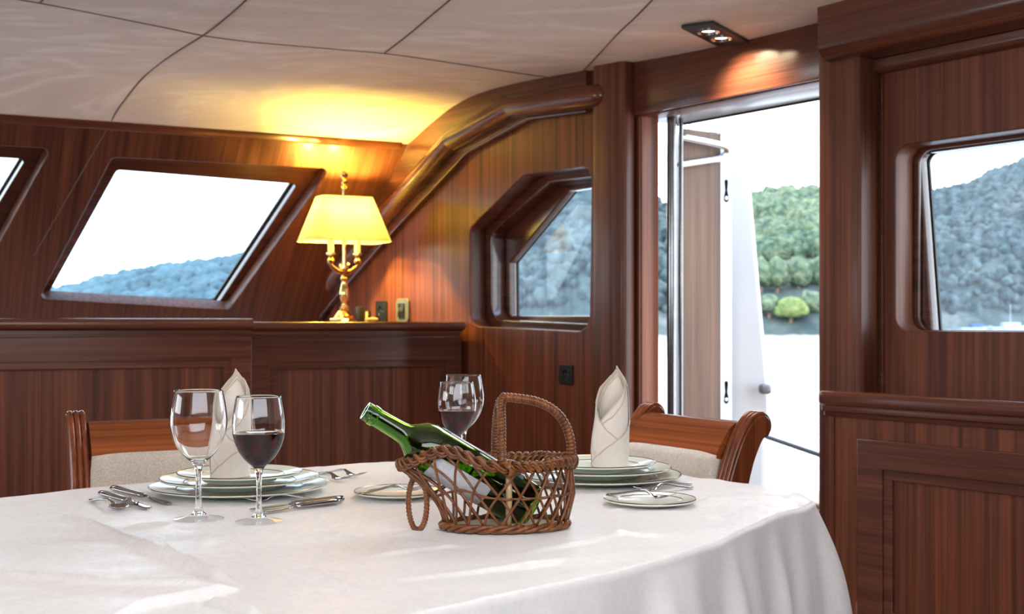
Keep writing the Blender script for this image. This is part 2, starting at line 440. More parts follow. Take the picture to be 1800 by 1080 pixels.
# roof deck above, keeps the sky out
mb = MB(); mb.grid(lambda i, j: ceil_pt(PS[round(i * (len(PS) - 1))].x, PS[round(i * (len(PS) - 1))].y + .05, -.1 + j * 7.2), len(PS), 2); mb.obj('roof_deck', M_GEL, fixn=False, **ST)
def on_ceiling(x, y):
    r = Vector(((x - 900) / F, 1, (HZ - y) / F)); lo = None
    for k in range(1500):
        d = 2 + k * .004; p = CAM + r * d
        q = p - B.o; det = B.N.dot(SV); s = -q.dot(B.N) / det * 1.0
        h = q + SV * s; a = h.dot(B.X); z = h.z
        zz = None
        for i in range(len(PS) - 1):
            if min(PS[i].x, PS[i + 1].x) <= a <= max(PS[i].x, PS[i + 1].x):
                t = (a - PS[i].x) / (PS[i + 1].x - PS[i].x + 1e-9); zz = PS[i].y + (PS[i + 1].y - PS[i].y) * t; break
        if zz is None and a < PS[-1].x: zz = -9
        if zz is not None and p.z >= zz: return p
    return None
M_SEAM = plain('seam_shadow_piping', (.16, .11, .085), rough=.9)
seams = [[(-30, -14), (20, -4), (70, 5), (140, 18), (215, 33), (290, 48), (357, 62), (440, 73), (520, 80), (600, 87), (680, 94), (760, 105), (840, 117), (910, 128), (968, 136)],
         [(70, 5), (74, 1), (79, -5)],
         [(196, 212), (205, 195), (222, 172), (250, 138), (280, 112), (315, 88), (357, 62), (390, 37), (432, 0), (445, -12)],
         [(676, 93), (720, 59), (755, 29), (790, 0), (802, -10)],
         [(1022, 127), (1050, 98), (1085, 60), (1120, 27), (1148, -2), (1160, -14)]]
mb = MB()
for sm in seams:
    P = [on_ceiling(x, y) for x, y in sm]; P = [p for p in P if p is not None]
    if len(P) > 1: mb.tube(smooth_path(P, 4), .0035, 6)
mb.obj('trim_16', M_SEAM, **ST)

# ---- sloping window wall
def wpx(pts, c=0): return [WF.px(x, y, c) for x, y in pts]
wtop = WF.px(727, 253)[1]
wopen1 = wpx([(196, 276), (583, 296), (404, 547), (66, 528)])
wopen2 = [(p[0] - (wopen1[1][0] - WF.px(93, 261)[0]), p[1]) for p in wopen1]
wopen2 = wpx([(-330, 236), (93, 261), (-50, 520), (-420, 510)])
outer = [(-5.6, -.12), (.3, -.12), (.3, wtop + .05), (-5.6, wtop + .05)]
# keep the openings level: average the top and bottom rows
def level(p):
    t = (p[0][1] + p[1][1]) / 2; bt = (p[2][1] + p[3][1]) / 2
    return [(p[0][0], t), (p[1][0], t), (p[2][0], bt), (p[3][0], bt)]
o1 = wopen1; o2 = wopen2
plate('wall_side', outer, [round_poly(o1, .035), round_poly(o2, .035)], 0, -.07, M_WV, M=WM, bev=.006, **ST)
def side_window(name, opening, glass):
    root = empty(name, mat=WM, **ST)
    cx = sum(p[0] for p in opening) / 4; cy = sum(p[1] for p in opening) / 4
    big = [(cx + (p[0] - cx) * 1.12, cy + (p[1] - cy) * 1.2) for p in opening]
    plate('window_frame', big, [round_poly(glass, .025)], -.073, -.118, M_WH, root, bev=.005)
    gp = round_poly(glass, .025); gx = sum(p[0] for p in gp) / len(gp); gy = sum(p[1] for p in gp) / len(gp)
    sc = lambda k: [(gx + (p[0] - gx) * k, gy + (p[1] - gy) * k) for p in gp]
    plate('window_seal', sc(1.04), [sc(.97)], -.121, -.135, M_RUB, root, bev=.001)
    MB().prism([(p[0], p[1], 0) for p in sc(1.03)], (0, 0, -.138), (0, 0, -.142)).obj('pane', M_PANE2, root, smooth=0)
side_window('window_3', o1, wpx([(203, 287), (522, 313), (377, 533), (74, 521)], -.118))
side_window('window_4', o2, wpx([(-300, 247), (47, 268), (-95, 500), (-400, 495)], -.118))
MB().box((-5.5, wtop - .035, .001), (.1, wtop + .01, .012), .004).obj('trim_17', M_TRIMW, M=WM, **ST)
ja = [WF.px(188, 228, .002), WF.px(120, 345, .002), WF.px(60, 450, .002)]
MB().tube([(ja[0][0], ja[0][1], 0.0), (ja[2][0], ja[2][1], 0.0)], .0035, 6).obj('trim_18', M_SEAM, M=WM, **ST)

# ---- floor, hull sides and the forward end behind the camera
M_FLOOR, nt, b = newmat('cabin_sole'); co = nt.nodes.new('ShaderNodeTexCoord').outputs['Object']
br = nt.nodes.new('ShaderNodeTexBrick'); br.inputs['Scale'].default_value = 1; br.inputs['Brick Width'].default_value = 1.4; br.inputs['Row Height'].default_value = .09
br.inputs['Mortar Size'].default_value = .003; br.inputs['Color1'].default_value = (.24, .10, .05, 1); br.inputs['Color2'].default_value = (.30, .13, .07, 1); br.inputs['Mortar'].default_value = (.05, .02, .01, 1)
nt.links.new(co, br.inputs[0]); nt.links.new(br.outputs[0], b.inputs['Base Color']); pset(b, rough=.3)
fl = [B.pt(SB, 0, 0), B.pt(-4.0, 0, 0), B.pt(-4.0, 0, 0) - SV * 6.5, B.pt(SB, 0, 0) - SV * 6.5]
MB().prism(fl, (0, 0, -.03), (0, 0, 0)).obj('floor', M_FLOOR, smooth=0, **ST)
# starboard hull side and forward bulkhead with window openings, behind the camera
plate('wall_starboard', rect(0, 0, 6.4, 2.03), [round_poly(rect(1.9, 1.2, 4.5, 1.85), .05)], 0, -.04, M_WV, M=FS.mat(), **ST)
plate('wall_forward', rect(0, 0, 7.2, 2.03), [round_poly(rect(2.1, 1.2, 5.1, 1.85), .05)], 0, -.04, M_WV, M=FF.mat(), **ST)

# ---- side cabinets under the windows (two units and two worktops)
def cabinet(name, a0, a1, c, top, label, panel_l, panel_r, panel_t, stile, group, ext=0):
    root = empty(name, mat=SM, label=label, cat='cabinet', group=group)
    MB().box((a0, 0, c - .62), (a1, top - .002, c), .002).obj('body', M_WV, root)
    # face frame, step moulding and inset panel
    fr = [rect(a0 + .001, 0.06, a1 - .001, top - .003)]
    plate('face_frame', fr[0], [rect(panel_l, .12, panel_r, panel_t)], c + .03, c + .001, M_TRIMW, root, bev=.003)
    m = .028
    plate('panel_moulding', rect(panel_l + .001, .121, panel_r - .001, panel_t - .001), [rect(panel_l + m, .12 + m, panel_r - m, panel_t - m)], c + .022, c + .0015, M_TRIMW, root, bev=.006)
    MB().box((panel_l + m + .001, .12 + m, c + .0015), (panel_r - m - .001, panel_t - m - .001, c + .008)).obj('panel', M_WVB, root)
    return root
tl = S.px(0, 556, .06); tr = S.px(817, 567, .06)
a_end = S.px(806, 600, 0)[0]; a_j = S.px(437, 600, .02)[0]
ptop1 = S.px(200, 634, .03)[1]; ptop2 = S.px(620, 634, .0)[1]
ctop1 = S.px(200, 592, .05)[1]; ctop2 = S.px(620, 592, .0)[1]
cabinet('side_cabinet', a_j + .001, a_end, 0, ctop2 - .001, 'brown mahogany cabinet under the lit lamp, next to the aft bulkhead', S.px(470, 700, 0)[0], S.px(782, 700, 0)[0], ptop2, .1, 'mahogany cabinets along the window side')
cabinet('side_cabinet', a_j - 2.2, a_j - .001, .04, ctop1 - .001, 'brown mahogany cabinet on the left, behind the empty wine glass', a_j - 2.0, S.px(405, 700, .04)[0], ptop1, .1, 'mahogany cabinets along the window side')
def worktop(a0, a1, c, z0, z1, label, wedge=False):
    root = empty('worktop', mat=SM, label=label, cat='worktop', group='worktops along the window side')
    r = .018
    sec = [(-.95, z1), (-.95, z0)] + [(c - .045, z0), (c - .045, z0 + .008), (c - .03, z0 + .010), (c - .03, z0 + .024), (c - .012, z0 + .028)]
    n = 6
    for t in range(n + 1): an = -pi / 2 + pi / 2 * t / n; sec.append((c - r + r * cos(an), z0 + .028 + r + r * sin(an)))
    for t in range(n + 1): an = pi / 2 * t / n; sec.append((c - r + r * cos(an), z1 - r + r * sin(an)))
    kk = (B.X.dot(SD)); lean = -B.N.dot(S.N) / B.N.dot(SD) if wedge else 0      # the far end is cut along the bulkhead
    MB().rings([[Vector((a + ((cc - c) * lean if a == a1 else 0), z, cc)) for cc, z in sec] for a in (a0, a1)]).obj('top_board', M_TRIMW, root, smooth=35)
    return root
ztopR = S.px(620, 566, .06)[1]; ztopL = S.px(200, 560, .1)[1]
worktop(a_j + .001, S.px(817, 580, .05)[0] - .004, .07, ctop2, ztopR, 'dark red mahogany ledge carrying the lit lamp', True)
worktop(a_j - 2.2, a_j - .001, .10, ctop1, ztopL, 'brownish mahogany ledge running off left below the sloping windows')

# ---- low cabinet on the right with a hinged door
cc0 = .12
ca0 = B.px(1457, 800, cc0)[0]
zt = B.px(1480, 689, .15)[1]
root = empty('aft_cabinet', mat=BM, label='low mahogany cabinet with a hinged panelled door right of the doorway', cat='cabinet')
ztb = B.px(1480, 733, .13)[1]
MB().box((ca0, 0, .102), (SB - .6, ztb - .002, cc0), .0).box((ca0 + .1, 0, .002), (SB - .6, ztb - .002, .103)).obj('body', M_WVB, root)
mb = MB(); n = 10; R = .035
mb.prism([(ca0 - .012 + R * (1 - cos(pi / 2 * t / n)), 0, cc0 + .004 - R + R * sin(pi / 2 * t / n)) for t in range(n + 1)] + [(ca0 + .03, 0, .103), (ca0 - .012, 0, .103)], (0, .0, 0), (0, ztb - .002, 0)).obj('corner_post', M_WV, root, smooth=35)
# door
d0 = B.px(1508, 800, cc0 + .016)[0]; dt = B.px(1508, 773, cc0 + .016)[1]
i0 = B.px(1550, 900, cc0 + .016)[0]; it = B.px(1550, 824, cc0 + .016)[1]
door = plate('door', rect(d0, .08, d0 + .78, dt), [rect(i0, .16, d0 + .70, it)], cc0 + .018, cc0 + .001, M_TRIMW, root, bev=.003)
plate('door_moulding', rect(i0 + .001, .161, d0 + .699, it - .001), [rect(i0 + .03, .19, d0 + .67, it - .03)], cc0 + .012, cc0 + .0015, M_TRIMW, door, bev=.004)
MB().box((i0 + .031, .19, cc0 + .0012), (d0 + .669, it - .031, cc0 + .005)).obj('door_panel', M_WVB, door)
for yy in (B.px(1503, 836, cc0)[1], B.px(1501, 1072, cc0)[1]):
    MB().tube([(d0 - .008, yy - .03, cc0 + .008), (d0 - .008, yy + .03, cc0 + .008)], .0045, 8).obj('hinge', M_STEEL, root)
MB().tube([(d0 + .71, .5, cc0 + .03), (d0 + .71, .56, cc0 + .03)], .006, 8).obj('door_handle', M_STEEL, door)
# its cap board with the rounded free end
cap = empty('cap_rail', mat=BM, label='moulded mahogany cap rail along the top of the low right cabinet', cat='rail')
def capring(a, ins):
    c1 = .152 - ins
    sec = [(.102, zt - ins * .3), (.102, ztb + .0)] + [(c1 - .026, ztb), (c1 - .024, ztb + .012), (c1 - .014, ztb + .016), (c1 - .012, ztb + .03)]
    r = .013; z0 = ztb + .034
    sec += [(c1 - r + r * cos(-pi / 2 + pi / 2 * t / 4), z0 + r + r * sin(-pi / 2 + pi / 2 * t / 4)) for t in range(5)]
    sec += [(c1 - r + r * cos(pi / 2 * t / 4), zt - r + r * sin(pi / 2 * t / 4) - ins * .3) for t in range(5)]
    return [Vector((a, z, c)) for c, z in sec]
ce = B.px(1441, 700, .12)[0]
rg = [capring(ce + .04 * (1 - cos(pi / 2 * t / 6)), .04 * (1 - sin(pi / 2 * t / 6))) for t in range(7)] + [capring(SB - .6, 0)]
MB().rings(rg).obj('rail', M_TRIMW, cap, smooth=35)

# ---- ceiling twin spotlight
c4 = [T(x, y, 2.026) for x, y in ((1203, 44), (1250, 32), (1312, 64), (1264, 77))]
cen = sum(c4, Vector()) / 4; lx = (c4[2] - c4[1] + c4[3] - c4[0]).normalized()
LF = Fr(cen - Vector((0, 0, .008)), lx, Vector((0, 0, -1)).cross(lx))
if LF.N.z > 0: LF = Fr(LF.o, lx, -LF.Y)
Lh = ((c4[2] - c4[1]).length + (c4[3] - c4[0]).length) / 4; Wh = abs((c4[1] - c4[0]).dot(LF.Y)) / 2
root = empty('twin_spotlight', mat=LF.mat(), label='black framed twin spotlight recessed in the ceiling near the doorway', cat='ceiling light')
print('light', Lh, Wh)
M_BULB, nt, b = newmat('halogen_bulb'); pset(b, em=(1, .87, .62), ems=14.0, col=(.9, .9, .8))
cs = [(-Lh * .42, 0), (Lh * .32, 0)]; Rr = min(Wh * .72, Lh * .34)
def circ(x, y, r, n=28): return [(x + r * cos(2 * pi * k / n), y + r * sin(2 * pi * k / n)) for k in range(n)]
plate('frame', rect(-Lh, -Wh, Lh, Wh), [circ(x, y, Rr) for x, y in cs], .008, -.004, M_BLACK, root, bev=.0015)
for x, y in cs:
    g = MB().lathe([(Rr * .97, -.002), (Rr * .97, .010), (Rr * .86, .012), (Rr * .62, -.006), (Rr * .6, -.008), (Rr * .9, -.004)], 28, (x, y, 0)).obj('gimbal_ring', M_STEEL, root)
    MB().lathe([(.0001, .001), (Rr * .6, .003), (Rr * .82, -.001), (Rr * .6, -.006), (.0001, -.006)], 24, (x, y, 0)).obj('bulb', M_BULB, g)
    sl = bpy.data.lights.new('spot', 'SPOT'); sl.energy = 26; sl.color = (1, .78, .5); sl.spot_size = radians(100); sl.spot_blend = .7; sl.shadow_soft_size = .05
    so = bpy.data.objects.new('spot', sl); COL.objects.link(so); so.location = LF.pt(x, y, .022); so.rotation_euler = Vector((.62, .46, -1)).to_track_quat('-Z', 'Y').to_euler()

# ---- sockets and switches on the aft bulkhead
def on_bulk(x, y): a, b_ = B.px(x, y); return a, b_
def socket(px, py, half, label, kind):
    a, z = on_bulk(px, py)
    root = empty('wall_socket' if kind != 'switch' else 'light_switch', mat=BM @ Matrix.Translation((a, z, 0)), label=label, cat='socket' if kind != 'switch' else 'switch')
    if kind == 'switch':
        plate('plate', round_poly(rect(-half, -half, half, half), half * .35), [], .012, .0005, M_GREY, root, bev=.003)
        MB().box((-half * .5, -half * .62, .0125), (half * .5, half * .62, .020), .003).obj('rocker', M_BLACK, root)
        for k in (-1, 0, 1): MB().box((k * half * .28 - .003, -half * .1, .0203), (k * half * .28 + .003, half * .25, .0225), .001).obj('indicator', M_GREY, root)
    else:
        plate('plate', round_poly(rect(-half, -half, half, half), half * .12), [circ(0, 0, half * .55)], .010, .0005, M_BLACK, root, bev=.0015)
        MB().lathe([(half * .53, .008), (half * .5, .004), (.0001, .003)], 24, (0, 0, 0)).obj('socket_well', M_BLACK, root)
        for k in (-1, 1): MB().lathe([(.0025, .003), (.0025, .0045), (.0001, .005)], 10, (k * .0095, 0, 0)).obj('contact', M_STEEL, root)
socket(997, 659, .040, 'square black wall socket on the aft bulkhead below the angular window', 'socket')
socket(672, 548, .052, 'black round-well socket on the bulkhead just above the ledge end', 'socket')
socket(710, 546, .056, 'grey rounded switch plate beside the black socket above the ledge', 'switch')

# ---- lamp
lampd = 5.83
lamp = empty('table_lamp', (D(605, 0, lampd).x, lampd, S.pt(0, ztopR).z + .0008), atan2(SD.y, SD.x),
             label='brass candelabra table lamp with a glowing cream shade on the ledge', cat='lamp')
k = lampd / F                    # metres per pixel at the lamp
def H(y): return (565 - y) * k
MB().lathe([(.0001, 0), (.058, 0), (.058, .008), (.052, .014), (.045, .018), (.047, .028), (.036, .036), (.026, .042), (.020, .05), (.0001, .052)], 8).obj('base', M_BRASS, lamp, smooth=30)
z0 = .05
MB().lathe([(.0001, z0), (.019, z0), (.024, z0 + .012), (.024, z0 + .022), (.013, z0 + .030), (.012, z0 + .038), (.020, z0 + .06), (.023, z0 + .085), (.018, z0 + .115), (.012, z0 + .14), (.015, z0 + .15), (.019, z0 + .157), (.013, z0 + .166), (.012, H(475)), (.017, H(473)), (.0001, H(471))], 24).obj('column', M_BRASS, lamp)
mb = MB()
mb.tube([(-.083, 0, H(458)), (-.075, 0, H(462)), (-.055, 0, H(470)), (-.03, 0, H(477)), (0, 0, H(479)), (.03, 0, H(477)), (.055, 0, H(470)), (.075, 0, H(462)), (.083, 0, H(458))], [.004, .008, .010, .012, .014, .012, .010, .008, .004], 12)
mb.tube([(0, -.06, H(464)), (0, -.03, H(475)), (0, 0, H(479)), (0, .03, H(475)), (0, .06, H(464))], [.006, .01, .012, .01, .006], 12)
mb.obj('arms', M_BRASSD, lamp)
M_CANDLE = plain('ivory_candle_sleeve', (.75, .68, .5), rough=.4)
for x, y in ((-.066, 0), (.066, 0)):
    cup = MB().lathe([(.0001, H(462)), (.016, H(461)), (.018, H(457)), (.009, H(452)), (.012, H(449)), (.022, H(447)), (.022, H(444)), (.014, H(443)), (.0001, H(443))], 20, (x, y, 0)).obj('candle_cup', M_BRASS, lamp)
    MB().lathe([(.0001, H(443)), (.0145, H(443)), (.0145, H(421)), (.012, H(420)), (.0001, H(420))], 20, (x, y, 0)).obj('candle_sleeve', M_CANDLE, lamp)
    M_B2 = None
M_LB, nt, b = newmat('lamp_bulb'); pset(b, em=(1, .78, .25), ems=20.0)
for x in (-.066, .066):
    MB().lathe([(.0001, H(420)), (.008, H(420)), (.014, H(412)), (.013, H(404)), (.006, H(396)), (.0001, H(393))], 14, (x, 0, 0)).obj('bulb', M_LB, lamp)
MB().tube([(0, 0, H(471)), (0, 0, H(328))], .0085, 14).obj('stem', M_BRASS, lamp)
MB().lathe([(.0001, H(331)), (.012, H(331)), (.016, H(327)), (.009, H(324)), (.014, H(320)), (.014, H(318)), (.008, H(315)), (.018, H(309)), (.019, H(305)), (.012, H(303)), (.006, H(300)), (.0001, H(296))], 20).obj('finial', M_BRASS, lamp)
# shade: oblong, cut corners, open at the top and the bottom
M_SHADE = bpy.data.materials.new('lamp_shade_fabric'); M_SHADE.use_nodes = True; nt = M_SHADE.node_tree; nt.nodes.clear()
o_ = nt.nodes.new('ShaderNodeOutputMaterial'); tr_ = nt.nodes.new('ShaderNodeBsdfTranslucent'); df = nt.nodes.new('ShaderNodeBsdfDiffuse'); mx = nt.nodes.new('ShaderNodeMixShader')
tr_.inputs[0].default_value = (.092, .086, .055, 1); df.inputs[0].default_value = (.60, .55, .38, 1); mx.inputs[0].default_value = .45
nt.links.new(tr_.outputs[0], mx.inputs[1]); nt.links.new(df.outputs[0], mx.inputs[2]); nt.links.new(mx.outputs[0], o_.inputs[0])
def shade_ring(z, w, d, r=.03, n=5):
    return [Vector((x, y, z)) for x, y in round_poly(rect(-w, -d, w, d), r, n)]
zb, zt2 = H(424), H(346)
rings = []
for i in range(9):
    t = i / 8; w_ = .202 + (.128 - .202) * t; d_ = .125 + (.068 - .125) * t
    rings.append(shade_ring(zb + (zt2 - zb) * t, w_, d_))
mb = MB(); mb.rings(rings, cap=False)
sh = mb.obj('lamp_shade', M_SHADE, lamp, smooth=50)
mb = MB()
for zz, w_, d_ in ((zb, .202, .125), (zt2, .128, .068)):
    mb.tube(shade_ring(zz, w_, d_), .0022, 6, closed=True, up=(0, 0, 1))
mb.obj('shade_binding', plain('shade_binding', (.7, .55, .25), rough=.6), sh)
MB().tube([(-.128, 0, zt2 - .004), (.128, 0, zt2 - .004)], .0025, 6).obj('spider', M_BRASS, sh)
for x in (-.066, .066):
    pl = bpy.data.lights.new('lamp_light', 'POINT'); pl.energy = 33.0; pl.color = (1, .68, .11); pl.shadow_soft_size = .022
    po = bpy.data.objects.new('lamp_light', pl); COL.objects.link(po); po.parent = lamp; po.location = (x, 0, H(376))
# cord and small things on the ledge beside the lamp
zl = S.pt(0, ztopR).z + .001
def L(x, d): return Vector(((x - 900) / F * d, d, zl))
M_CORD = plain('white_cord', (.75, .74, .7), rough=.4)
c0_ = L(597, 5.72)
prop(MB().tube(smooth_path([L(583, 5.75) + Vector((0, 0, .008)), L(588, 5.70) + Vector((0, 0, .012)), L(593, 5.72) + Vector((0, 0, .03)), L(597, 5.76) + Vector((0, 0, .045)), L(600, 5.73) + Vector((0, 0, .018)), L(592, 5.69) + Vector((0, 0, .008)), L(580, 5.68) + Vector((0, 0, .008))], 6), .0075, 10).obj('lamp_cord', M_CORD), 'white cord looped beside the brass foot of the lamp', 'cord')
r_ = empty('small_adapter', L(640, 6.12), .45, label='small black plug adapter standing behind the lamp foot on the ledge', cat='adapter')
MB().box((-.045, -.02, 0), (-.005, .02, .075), .006).obj('body', M_BLACK, r_); MB().box((.005, -.018, 0), (.032, .018, .055), .006).obj('plug', M_BLACK, r_)
MB().box((-.002, -.03, .0), (.012, -.022, .05), .003).obj('pin_cover', plain('beige_plastic', (.5, .42, .3), rough=.4), r_)
prop(MB().tube([L(642, 5.98) + Vector((0, 0, .011)), L(655, 5.95) + Vector((0, 0, .012)), L(664, 5.94) + Vector((0, 0, .011))], [.004, .011, .006], 10).obj('wooden_peg', plain('light_wood', (.55, .28, .12), rough=.4)), 'small orange-brown wooden peg lying on the ledge by the sockets', 'peg')

# ================================================================= OUTSIDE
# deck, caprail, raised coaming and the opened door leaf
MB().prism([B.pt(-3.6, -.05, -.09), B.pt(3.2, -.05, -.09), B.pt(3.2, -.05, -3.2), B.pt(-3.6, -.05, -3.2)], (0, 0, -.06), (0, 0, 0)).obj('aft_deck', M_DECK, smooth=0, **ST)
mb = MB(); q0 = D(1300, 862, 6.6); q1 = D(1700, 925, 5.6)
print(q0, q1)
fr_ = (q1 - q0).normalized(); qz = q0.z
MB().box((-1.6, -.07, -.10), (3.4, .07, .0), .01).obj('bulwark', M_GEL, M=Fr(q0 - Vector((0, 0, .03)), Vector((fr_.x, fr_.y, 0)), Vector((0, 0, 1)).cross(Vector((fr_.x, fr_.y, 0)))).mat(), **ST)
MB().box((-1.6, -.09, -.02), (3.4, .09, .0), .008).obj('bulwark_capping', M_DECK, M=Fr(q0, Vector((fr_.x, fr_.y, 0)), Vector((0, 0, 1)).cross(Vector((fr_.x, fr_.y, 0)))).mat(), **ST)
# outer door head with a rubber gasket
MB().box((dl - .1, DTOP + .004, -.28), (dr + .15, DTOP + .12, -.094), .004).obj('trim_19', M_GEL, M=BM, **ST)
MB().tube([(dl - .1, DTOP + .004, -.275), (dr + .15, DTOP + .004, -.275)], .008, 8).obj('trim_20', M_RUB, M=BM, **ST)
# open door leaf, perpendicular to the bulkhead
LFm = Fr(B.pt(dl - .012, 0, -.10), -B.N, (0, 0, 1))            # local x = outwards
L0 = LFm.px(1198, 500)[0]; L1 = LFm.px(1266, 500)[0]; L2 = LFm.px(1286, 500)[0]
ltop = LFm.px(1240, 232)[1]
door = empty('door_1', mat=LFm.mat(), **ST)
sgn = 1 if LFm.N.dot(B.X) > 0 else -1
plate('door_panel', round_poly(rect(L0, .05, L1 - .002, ltop), .02), [], .0, -.018, M_TEAK, door, bev=.003)
def keyhole(z): return [(L1 + (L2 - L1) * .5 + r * cos(a), z + zz + r * sin(a)) for r, zz, a in
    [(.011, .035, pi * k / 8) for k in range(9)] + [(.007, .0, pi), (.016, -.03, pi - .6)] + [(.016, -.032, pi + pi * k / 8) for k in range(1, 8)] + [(.016, -.03, .6), (.007, 0, 0)]]
kz = [LFm.px(1272, 335)[1], LFm.px(1272, 690)[1]]
plate('edge_strip', rect(L1, .05, L2, ltop + .0), [keyhole(z) for z in kz], .002, -.010, M_STRIP, door, bev=.001)
MB().box((L1, .05, -.018), (L2, ltop, -.0105)).obj('edge_core', M_BLACK, door)
for z in kz: MB().lathe([(.0001, .006), (.007, .005), (.010, .0), (.010, -.006), (.0001, -.006)], 14, ((L1 + L2) / 2, z - .03, -.001)).obj('lock_pin', M_STEEL, door)
# stainless grab rail on the leaf
hy = LFm.px(1230, 262)[1]
g1_ = smooth_path([(L0 - .03, LFm.px(1195, 244)[1], .03), (L1 - .03, LFm.px(1245, 256)[1], .035), (L1 + .01, LFm.px(1264, 264)[1] - .005, .03), (L1 + .0, LFm.px(1262, 275)[1], .02), (L1 - .03, LFm.px(1245, 279)[1], .02), (L0 - .03, LFm.px(1195, 292)[1], .02)], 6)
MB().tube(g1_, .014, 12).obj('grab_rail', M_STEEL, door)
# sliding bolt rods beside the jamb
def rod(name, x0, x1, y0, y1, dist, label):
    r0 = empty(name, label=label, cat='rod')
    p = D(x0, y0, dist); q = D(x1, y1, dist); r = (x1 - x0) / 2 * dist / F
    r0.location = ((p.x + q.x) / 2, dist, .02)
    MB().tube([(0, 0, 0), (0, 0, p.z - .02)], r, 14).obj('tube', M_POST, r0)
    MB().tube([(0, 0, p.z - .02), (0, 0, p.z + .0)], [r * .55, r * .5], 10).lathe([(r * .5, p.z), (r * .8, p.z + .012), (r * .8, p.z + .04), (r * .5, p.z + .05)], 12).obj('fitting', M_STEEL, r0)
    return r0
rod('steel_post', 1172, 1190, 205, 700, 4.72, 'tall polished steel post outside the left jamb of the doorway')
rod('steel_post', 1193, 1201, 205, 700, 4.76, 'thin dark steel rod just right of the tall steel post')
r0 = empty('hanging_toggle', D(1217, 150, 4.95), label='small steel toggle hanging from the outer door head', cat='fitting')
zz = .01
MB().tube([(0, 0, .03), (0, 0, -.09)], .012, 12).lathe([(.0001, -.12), (.012, -.115), (.019, -.10), (.012, -.085), (.0001, -.08)], 14).obj('bolt', M_BRASSD, r0)
MB().tube([(0, 0, -.11), (-.008, 0, -.15), (-.016, 0, -.2)], .006, 8).obj('hook', M_STEEL, r0)
# white wing of the deckhouse beyond the leaf
wing = [(1246, 238), (1252, 222), (1296, 214), (1308, 222), (1313, 240), (1354, 700), (1354, 745), (1346, 760), (1344, 1015), (1180, 1015), (1182, 238)]
wd = 5.35
P = [D(x, y, wd) for x, y in wing]
P = [Vector((p.x, 0, p.z)) for p in P]
mb = MB(); mb.prism(P, (0, 0, 0), (0, .09, 0))
o_ = mb.obj('deckhouse_wing', M_GEL, smooth=30, **ST); o_.location = (0, wd, 0)
md = o_.modifiers.new('bevel', 'BEVEL'); md.width = .02; md.segments = 3
for x_, y_, nm in ((1346, 684, 'white wing edge over the water'), (1212, 683, 'door leaf by the jamb')):
    dd = wd - .05 if x_ > 1300 else 4.99
    prop(MB().box((-.028, -.03, -.022), (.022, .03, .022), .014, 3).obj('fender_stop', M_GREY), 'small dark grey rounded rubber stop on the ' + nm, 'stop').location = D(x_, y_, dd)
pp = [D(1338, 765, 6.3), D(1440, 800, 5.95), D(1700, 880, 5.3)]
prop(MB().tube(pp, .012, 8).obj('guard_wire', M_RUB), 'dark guard wire crossing the water view in the doorway', 'wire')

# ---- water
M_SEA, nt, b = newmat('bright_sea'); co = nt.nodes.new('ShaderNodeTexCoord').outputs['Object']
n1 = noise_node(nt, co, 1, (.35, .9, 1), 5, .5); pset(b, col=(.42, .47, .49), rough=.25, spec=.8)
bump(nt, b, n1, .5, .25)
MB().prism([(-900, 5.8, 0), (900, 5.8, 0), (900, 1200, 0), (-900, 1200, 0)], (0, 0, -1), (0, 0, 0)).obj('sea', M_SEA, smooth=0, M=Matrix.Translation((0, 0, -.95)), **ST)

# ---- hills: real slopes with tree crowns on them
SEA = -.95
def el(x, pts):                    # skyline row for a column
    for i in range(len(pts) - 1):
        if pts[i][0] <= x <= pts[i + 1][0]:
            t = (x - pts[i][0]) / (pts[i + 1][0] - pts[i][0]); return pts[i][1] + (pts[i + 1][1] - pts[i][1]) * t
    return pts[0][1] if x < pts[0][0] else pts[-1][1]
def hill(name, xs, sky, r0, r1_, mat, nx, nr, amp):
    def fn(i, j):
        x = xs[0] + (xs[1] - xs[0]) * i; az = (x - 900) / F; t = j
        far_ = 150 * min(1, max(0, (x - 1455) / 110)) if r0 < 200 else 0        # the bay opens out to the right
        sh = r0 + far_ + 6 * noise.noise(Vector((x * .01, 3, 0))); r1 = r1_ + far_
        r = sh + (r1 - sh) * t; top = (HZ - el(x, sky)) / F * r1 + CAM.z
        z = SEA - .3 + (top - SEA) * (sin(t * pi / 2) ** .8 if t > 0 else 0)
        if t > 0: z += amp * noise.fractal(Vector((az * r * .03, r * .03, 0)), 1.0, 2.0, 4) * (1 - .5 * t)
        return Vector((az * r, r, max(z, SEA - .3)))
    mb = MB(); mb.grid(fn, nx, nr); 
    return mb.obj(name, mat, smooth=180, fixn=False, **ST), fn
def hill_mat(name, c0, c1, c2, sc):
    m, nt, b = newmat(name); co = nt.nodes.new('ShaderNodeTexCoord').outputs['Object']
    n1 = noise_node(nt, co, sc, (1, .5, 1), 5, .3); n2 = noise_node(nt, co, sc * 6, (1, .6, 1), 4, 0)
    c = ramp(nt, n1, [(.35, c0), (.52, c1), (.68, c2)]); c = mix(nt, .5, c, ramp(nt, n2, [(.3, (.6, .6, .6)), (.7, (1.3, 1.3, 1.3))]), 'MULTIPLY')
    nt.links.new(c, b.inputs['Base Color']); pset(b, rough=1.0, spec=.1); return m
M_H1 = hill_mat('scrub_hillside', (0.044, 0.063, 0.063), (0.081, 0.104, 0.096), (0.178, 0.178, 0.163), .10)
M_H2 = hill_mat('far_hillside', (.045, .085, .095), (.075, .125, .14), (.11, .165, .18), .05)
M_SHORE = plain('stony_shore', (0.266, 0.244, 0.207), rough=.9, ns=.6)
skyA = [(820, 420), (900, 395), (960, 352), (1005, 330), (1045, 345), (1150, 380), (1250, 384), (1310, 386), (1350, 379), (1400, 374), (1440, 378), (1530, 360), (1620, 350), (1660, 343), (1700, 338), (1740, 318), (1800, 296), (1950, 260), (2200, 240)]
